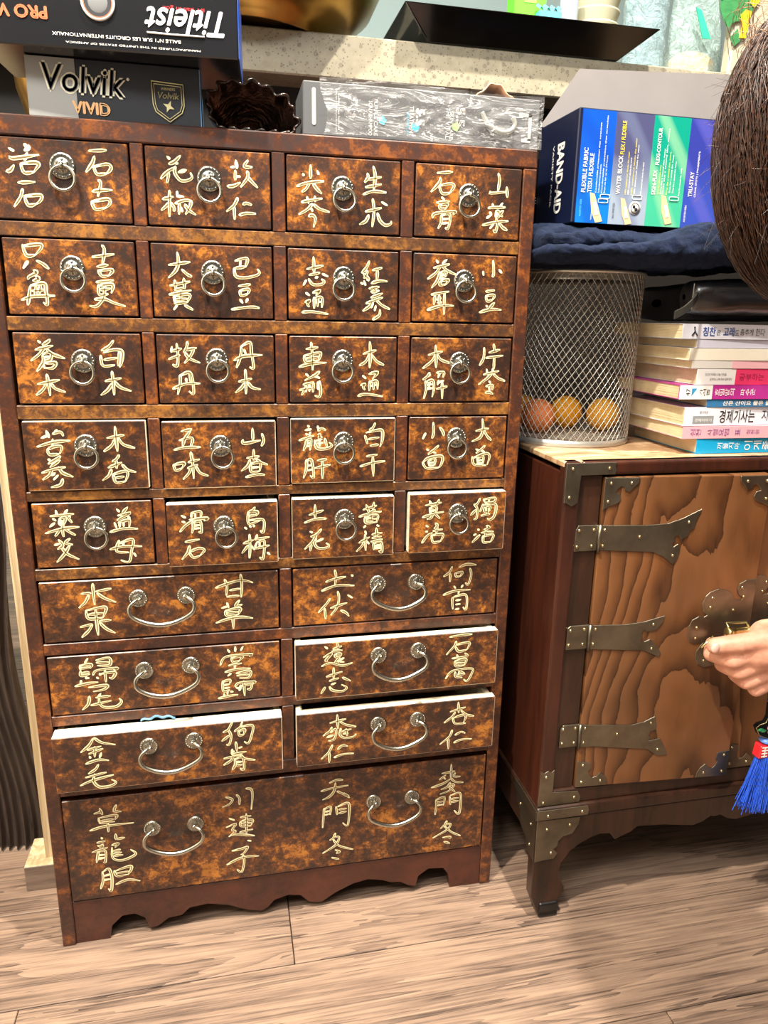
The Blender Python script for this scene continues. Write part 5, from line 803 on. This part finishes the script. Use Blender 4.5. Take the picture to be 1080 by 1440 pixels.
HC = Vector((.757, -.268, .992)); SHR = (.975, -.36, .80); SHL = (1.05, -.60, .86); PEL = (1.24, -.62, .36); CH = (1.04, -.50, .76)
C(HC, HC+Vector((-.002, .025, -.03)), .076, .066); C(HC+Vector((.02, .035, -.055)), HC+Vector((.028, .052, -.085)), .048, .038)
C(HC+Vector((.04, .086, -.05)), HC+Vector((.044, .094, -.07)), .010, .012)                       # nose
for s in (-1, 1): C(HC+Vector((s*.066, .01, -.045)), HC+Vector((s*.068, -.002, -.02)), .012, .014)  # ears
C(HC+Vector((.015, .088, -.098)), HC+Vector((.045, .080, -.098)), .006, .006)                   # lips
C(HC+Vector((.03, -.03, -.05)), (.98, -.44, .83), .050, .060)
C(CH, PEL, .125, .135); C(SHR, SHL, .065, .065); C((1.0, -.46, .8), (1.12, -.54, .58), .105, .12)
for s, hip, kn, an in ((0, (1.20, -.55, .33), (1.16, -.20, .42), (1.22, -.30, .07)), (1, (1.26, -.68, .33), (1.32, -.36, .46), (1.40, -.50, .07))):
    C(hip, kn, .085, .058); C(kn, an, .055, .038); C(an, (an[0]-.03, an[1]+.15, .035), .038, .028)
C(SHL, (1.20, -.42, .62), .048, .040); C((1.20, -.42, .62), (1.28, -.24, .46), .038, .028); C((1.28, -.24, .46), (1.29, -.18, .44), .034, .028)
# right arm reaching to the lock
EL = (1.145, -.275, .500); WR = (.985, -.150, .418)
C(SHR, EL, .047, .038); C(EL, WR, .037, .0265)
HS = lambda p: tuple(Vector(WR)+(Vector(p)-Vector(WR))*1.12+Vector((-.002, 0, .006)))
C = lambda a_, c_, ra, rb: capsule(b, HS(a_), HS(c_), ra*1.14, rb*1.14)
C(WR, (.935, -.140, .418), .0275, .029); C((.945, -.140, .432), (.905, -.135, .432), .024, .019); C((.940, -.138, .405), (.905, -.134, .402), .022, .017); C((.925, -.145, .418), (.895, -.142, .418), .024, .020)
C((.930, -.150, .436), (.893, -.150, .436), .0150, .0125); C((.893, -.150, .436), (.868, -.142, .430), .0118, .0105); C((.868, -.142, .430), (.8445, -.130, .4225), .0108, .0098)   # thumb
for k, (kx, kz) in enumerate(((.895, .418), (.903, .404), (.912, .391), (.922, .381))):                # four fingers curling under
    L_ = (1, .95, .85, .7)[k]; p0 = (kx, -.140, kz); p1 = (kx-.030*L_, -.136, kz-.012-.001*k); p2 = (p1[0]-.010*L_+.010*k*.6, -.112, p1[2]-.003); p3 = (p2[0]+.010, -.099, p2[2]+.007)
    C(p0, p1, .0115-.0006*k, .0100-.0006*k); C(p1, p2, .0098-.0006*k, .0088-.0006*k); C(p2, p3, .0086-.0006*k, .0078-.0006*k)
fuse(b, 'body', M_SKIN, pp, .0032, 4)
m = MB(); m.ball(HS((.8385, -.1385, .4245)), (.0062, .003, .0070), 12, 8); m.build('thumb_nail', mat('nail', 'eec2b2', .25), pp)
for s in (-1, 1):
    m = MB(); m.ball(tuple(HC+Vector((.034+s*.026, .082-s*.008, -.042))), .0115, 14, 10, 0); m.ball(tuple(HC+Vector((.036+s*.026, .0925-s*.008, -.044))), (.005, .002, .005), 10, 6, 1); m.build('eye', [M_WHITE, M_INK], pp)
b = MB(); capsule(b, (1.02, -.49, .79), PEL, .140, .150); capsule(b, SHR, SHL, .078, .078); capsule(b, (1.0, -.46, .8), (1.12, -.54, .58), .118, .132); capsule(b, SHR, tuple(Vector(SHR).lerp(Vector(EL), .55)), .060, .052); capsule(b, SHL, (1.14, -.50, .72), .060, .052)
fuse(b, 'shirt', mat('grey_knit', '4b4a50', .85), pp, .009, 3)
b = MB()
for hip, kn, an in (((1.20, -.55, .33), (1.16, -.20, .42), (1.22, -.30, .07)), ((1.26, -.68, .33), (1.32, -.36, .46), (1.40, -.50, .07))): capsule(b, hip, kn, .098, .068); capsule(b, kn, tuple(Vector(kn).lerp(Vector(an), .8)), .066, .052)
capsule(b, (1.2, -.6, .34), (1.26, -.66, .34), .13, .13); fuse(b, 'trousers', mat('dark_trousers', '23252c', .85), pp, .009, 3)
# hair: cap + strands
t = NT('brown_hair'); oi = t.noise(t.coord(), 260, 3); r_ = t.ramp(oi, 'Fac', [(.35, '20120c'), (.62, '4a2c1d'), (.8, '7a5038')]); t.l(r_, 0, t.b, 'Base Color'); t.b.inputs['Roughness'].default_value = .42; t.b.inputs['Specular IOR Level'].default_value = .6; M_HAIR = t.m
rnd = random.Random(11); CR = HC+Vector((.02, -.03, .10))
def onhead(th, ph, k=1.0):
    d = Vector((math.cos(th)*math.cos(ph), math.sin(th)*math.cos(ph), math.sin(ph))); z = d.z*.112*k if d.z > 0 else d.z*.145*k
    return HC+Vector((-.004+d.x*.094*k, -.012+d.y*.102*k, -.012+z))
m = MB(); m.grid(lambda u, v: tuple(onhead(math.radians(100)+u*math.radians(340), math.pi/2-v*math.radians(168), .97)), 48, 26); o = m.build('hair_cap', M_HAIR, pp)
mb = MB()
for i in range(5200):
    th = math.radians(105+rnd.random()*330); ph0 = math.radians(rnd.uniform(-20, 88)); ln = rnd.uniform(.5, 1.1); k = rnd.uniform(.985, 1.045); pts = []; dth = rnd.uniform(-.25, .25)
    for q in range(5): pts.append(tuple(onhead(th+dth*q/4+.03*math.sin(q*2+i), max(math.radians(-80), ph0-ln*q/4), k+.01*rnd.random())))
    mb.tube(pts, [.0006, .0006, .0006, .0005, .0002], 3, cap=False)
wisps = MB()
for i in range(330):   # loose curls around the crown
    th = math.radians(rnd.uniform(150, 275)); ph = math.radians(rnd.uniform(35, 85)); p = onhead(th, ph, 1.0); out_ = (p-HC).normalized(); side = out_.cross(Vector((0, 0, 1))).normalized()*rnd.choice((-1, 1)); P = []; r = rnd.uniform(.006, .022) if i % 3 else rnd.uniform(.02, .04)
    for q in range(7): a = q/6*math.pi*rnd.uniform(.85, 1.15); P.append(p+out_*r*math.sin(a)*rnd.uniform(.8, 1.1)+side*r*.8*(1-math.cos(a))+Vector((0, 0, -.006*q/3)))
    wisps.tube(P, .00026, 3, cap=False)
for i in range(700):   # short fly-away hairs
    th = math.radians(rnd.uniform(130, 300)); ph = math.radians(rnd.uniform(-35, 80)); p = onhead(th, ph, 1.02); o_ = (p-HC).normalized(); w_ = Vector((rnd.uniform(-1, 1), rnd.uniform(-1, 1), rnd.uniform(-1.6, .4)))
    mb.tube([p, p+(o_*.5+w_*.5)*rnd.uniform(.004, .010), p+(o_*.4+w_)*rnd.uniform(.008, .018)], [.0002, .00017, .0001], 3, cap=False)
mb.build('hair_strands', M_HAIR, pp)['kind'] = 'stuff'; wisps.build('stray_hairs', mat('light_brown_hair', '8f6a4c', .4), pp)['kind'] = 'stuff'
m = MB(); m.ball(tuple(HC+Vector((.03, -.03, .118))), (.036, .034, .026), 24, 14)
for i in range(260):
    a = rnd.random()*6.283; e = rnd.uniform(-.5, 1.2); c = HC+Vector((.03, -.03, .118)); P = []
    for q in range(6): aa = a+q*.35; P.append(tuple(c+Vector((.038*math.cos(aa)*math.cos(e), .036*math.sin(aa)*math.cos(e), .029*math.sin(e)))*rnd.uniform(1, 1.08)))
    m.tube(P, .0007, 3, cap=False)
m.build('hair_bun', M_HAIR, pp)
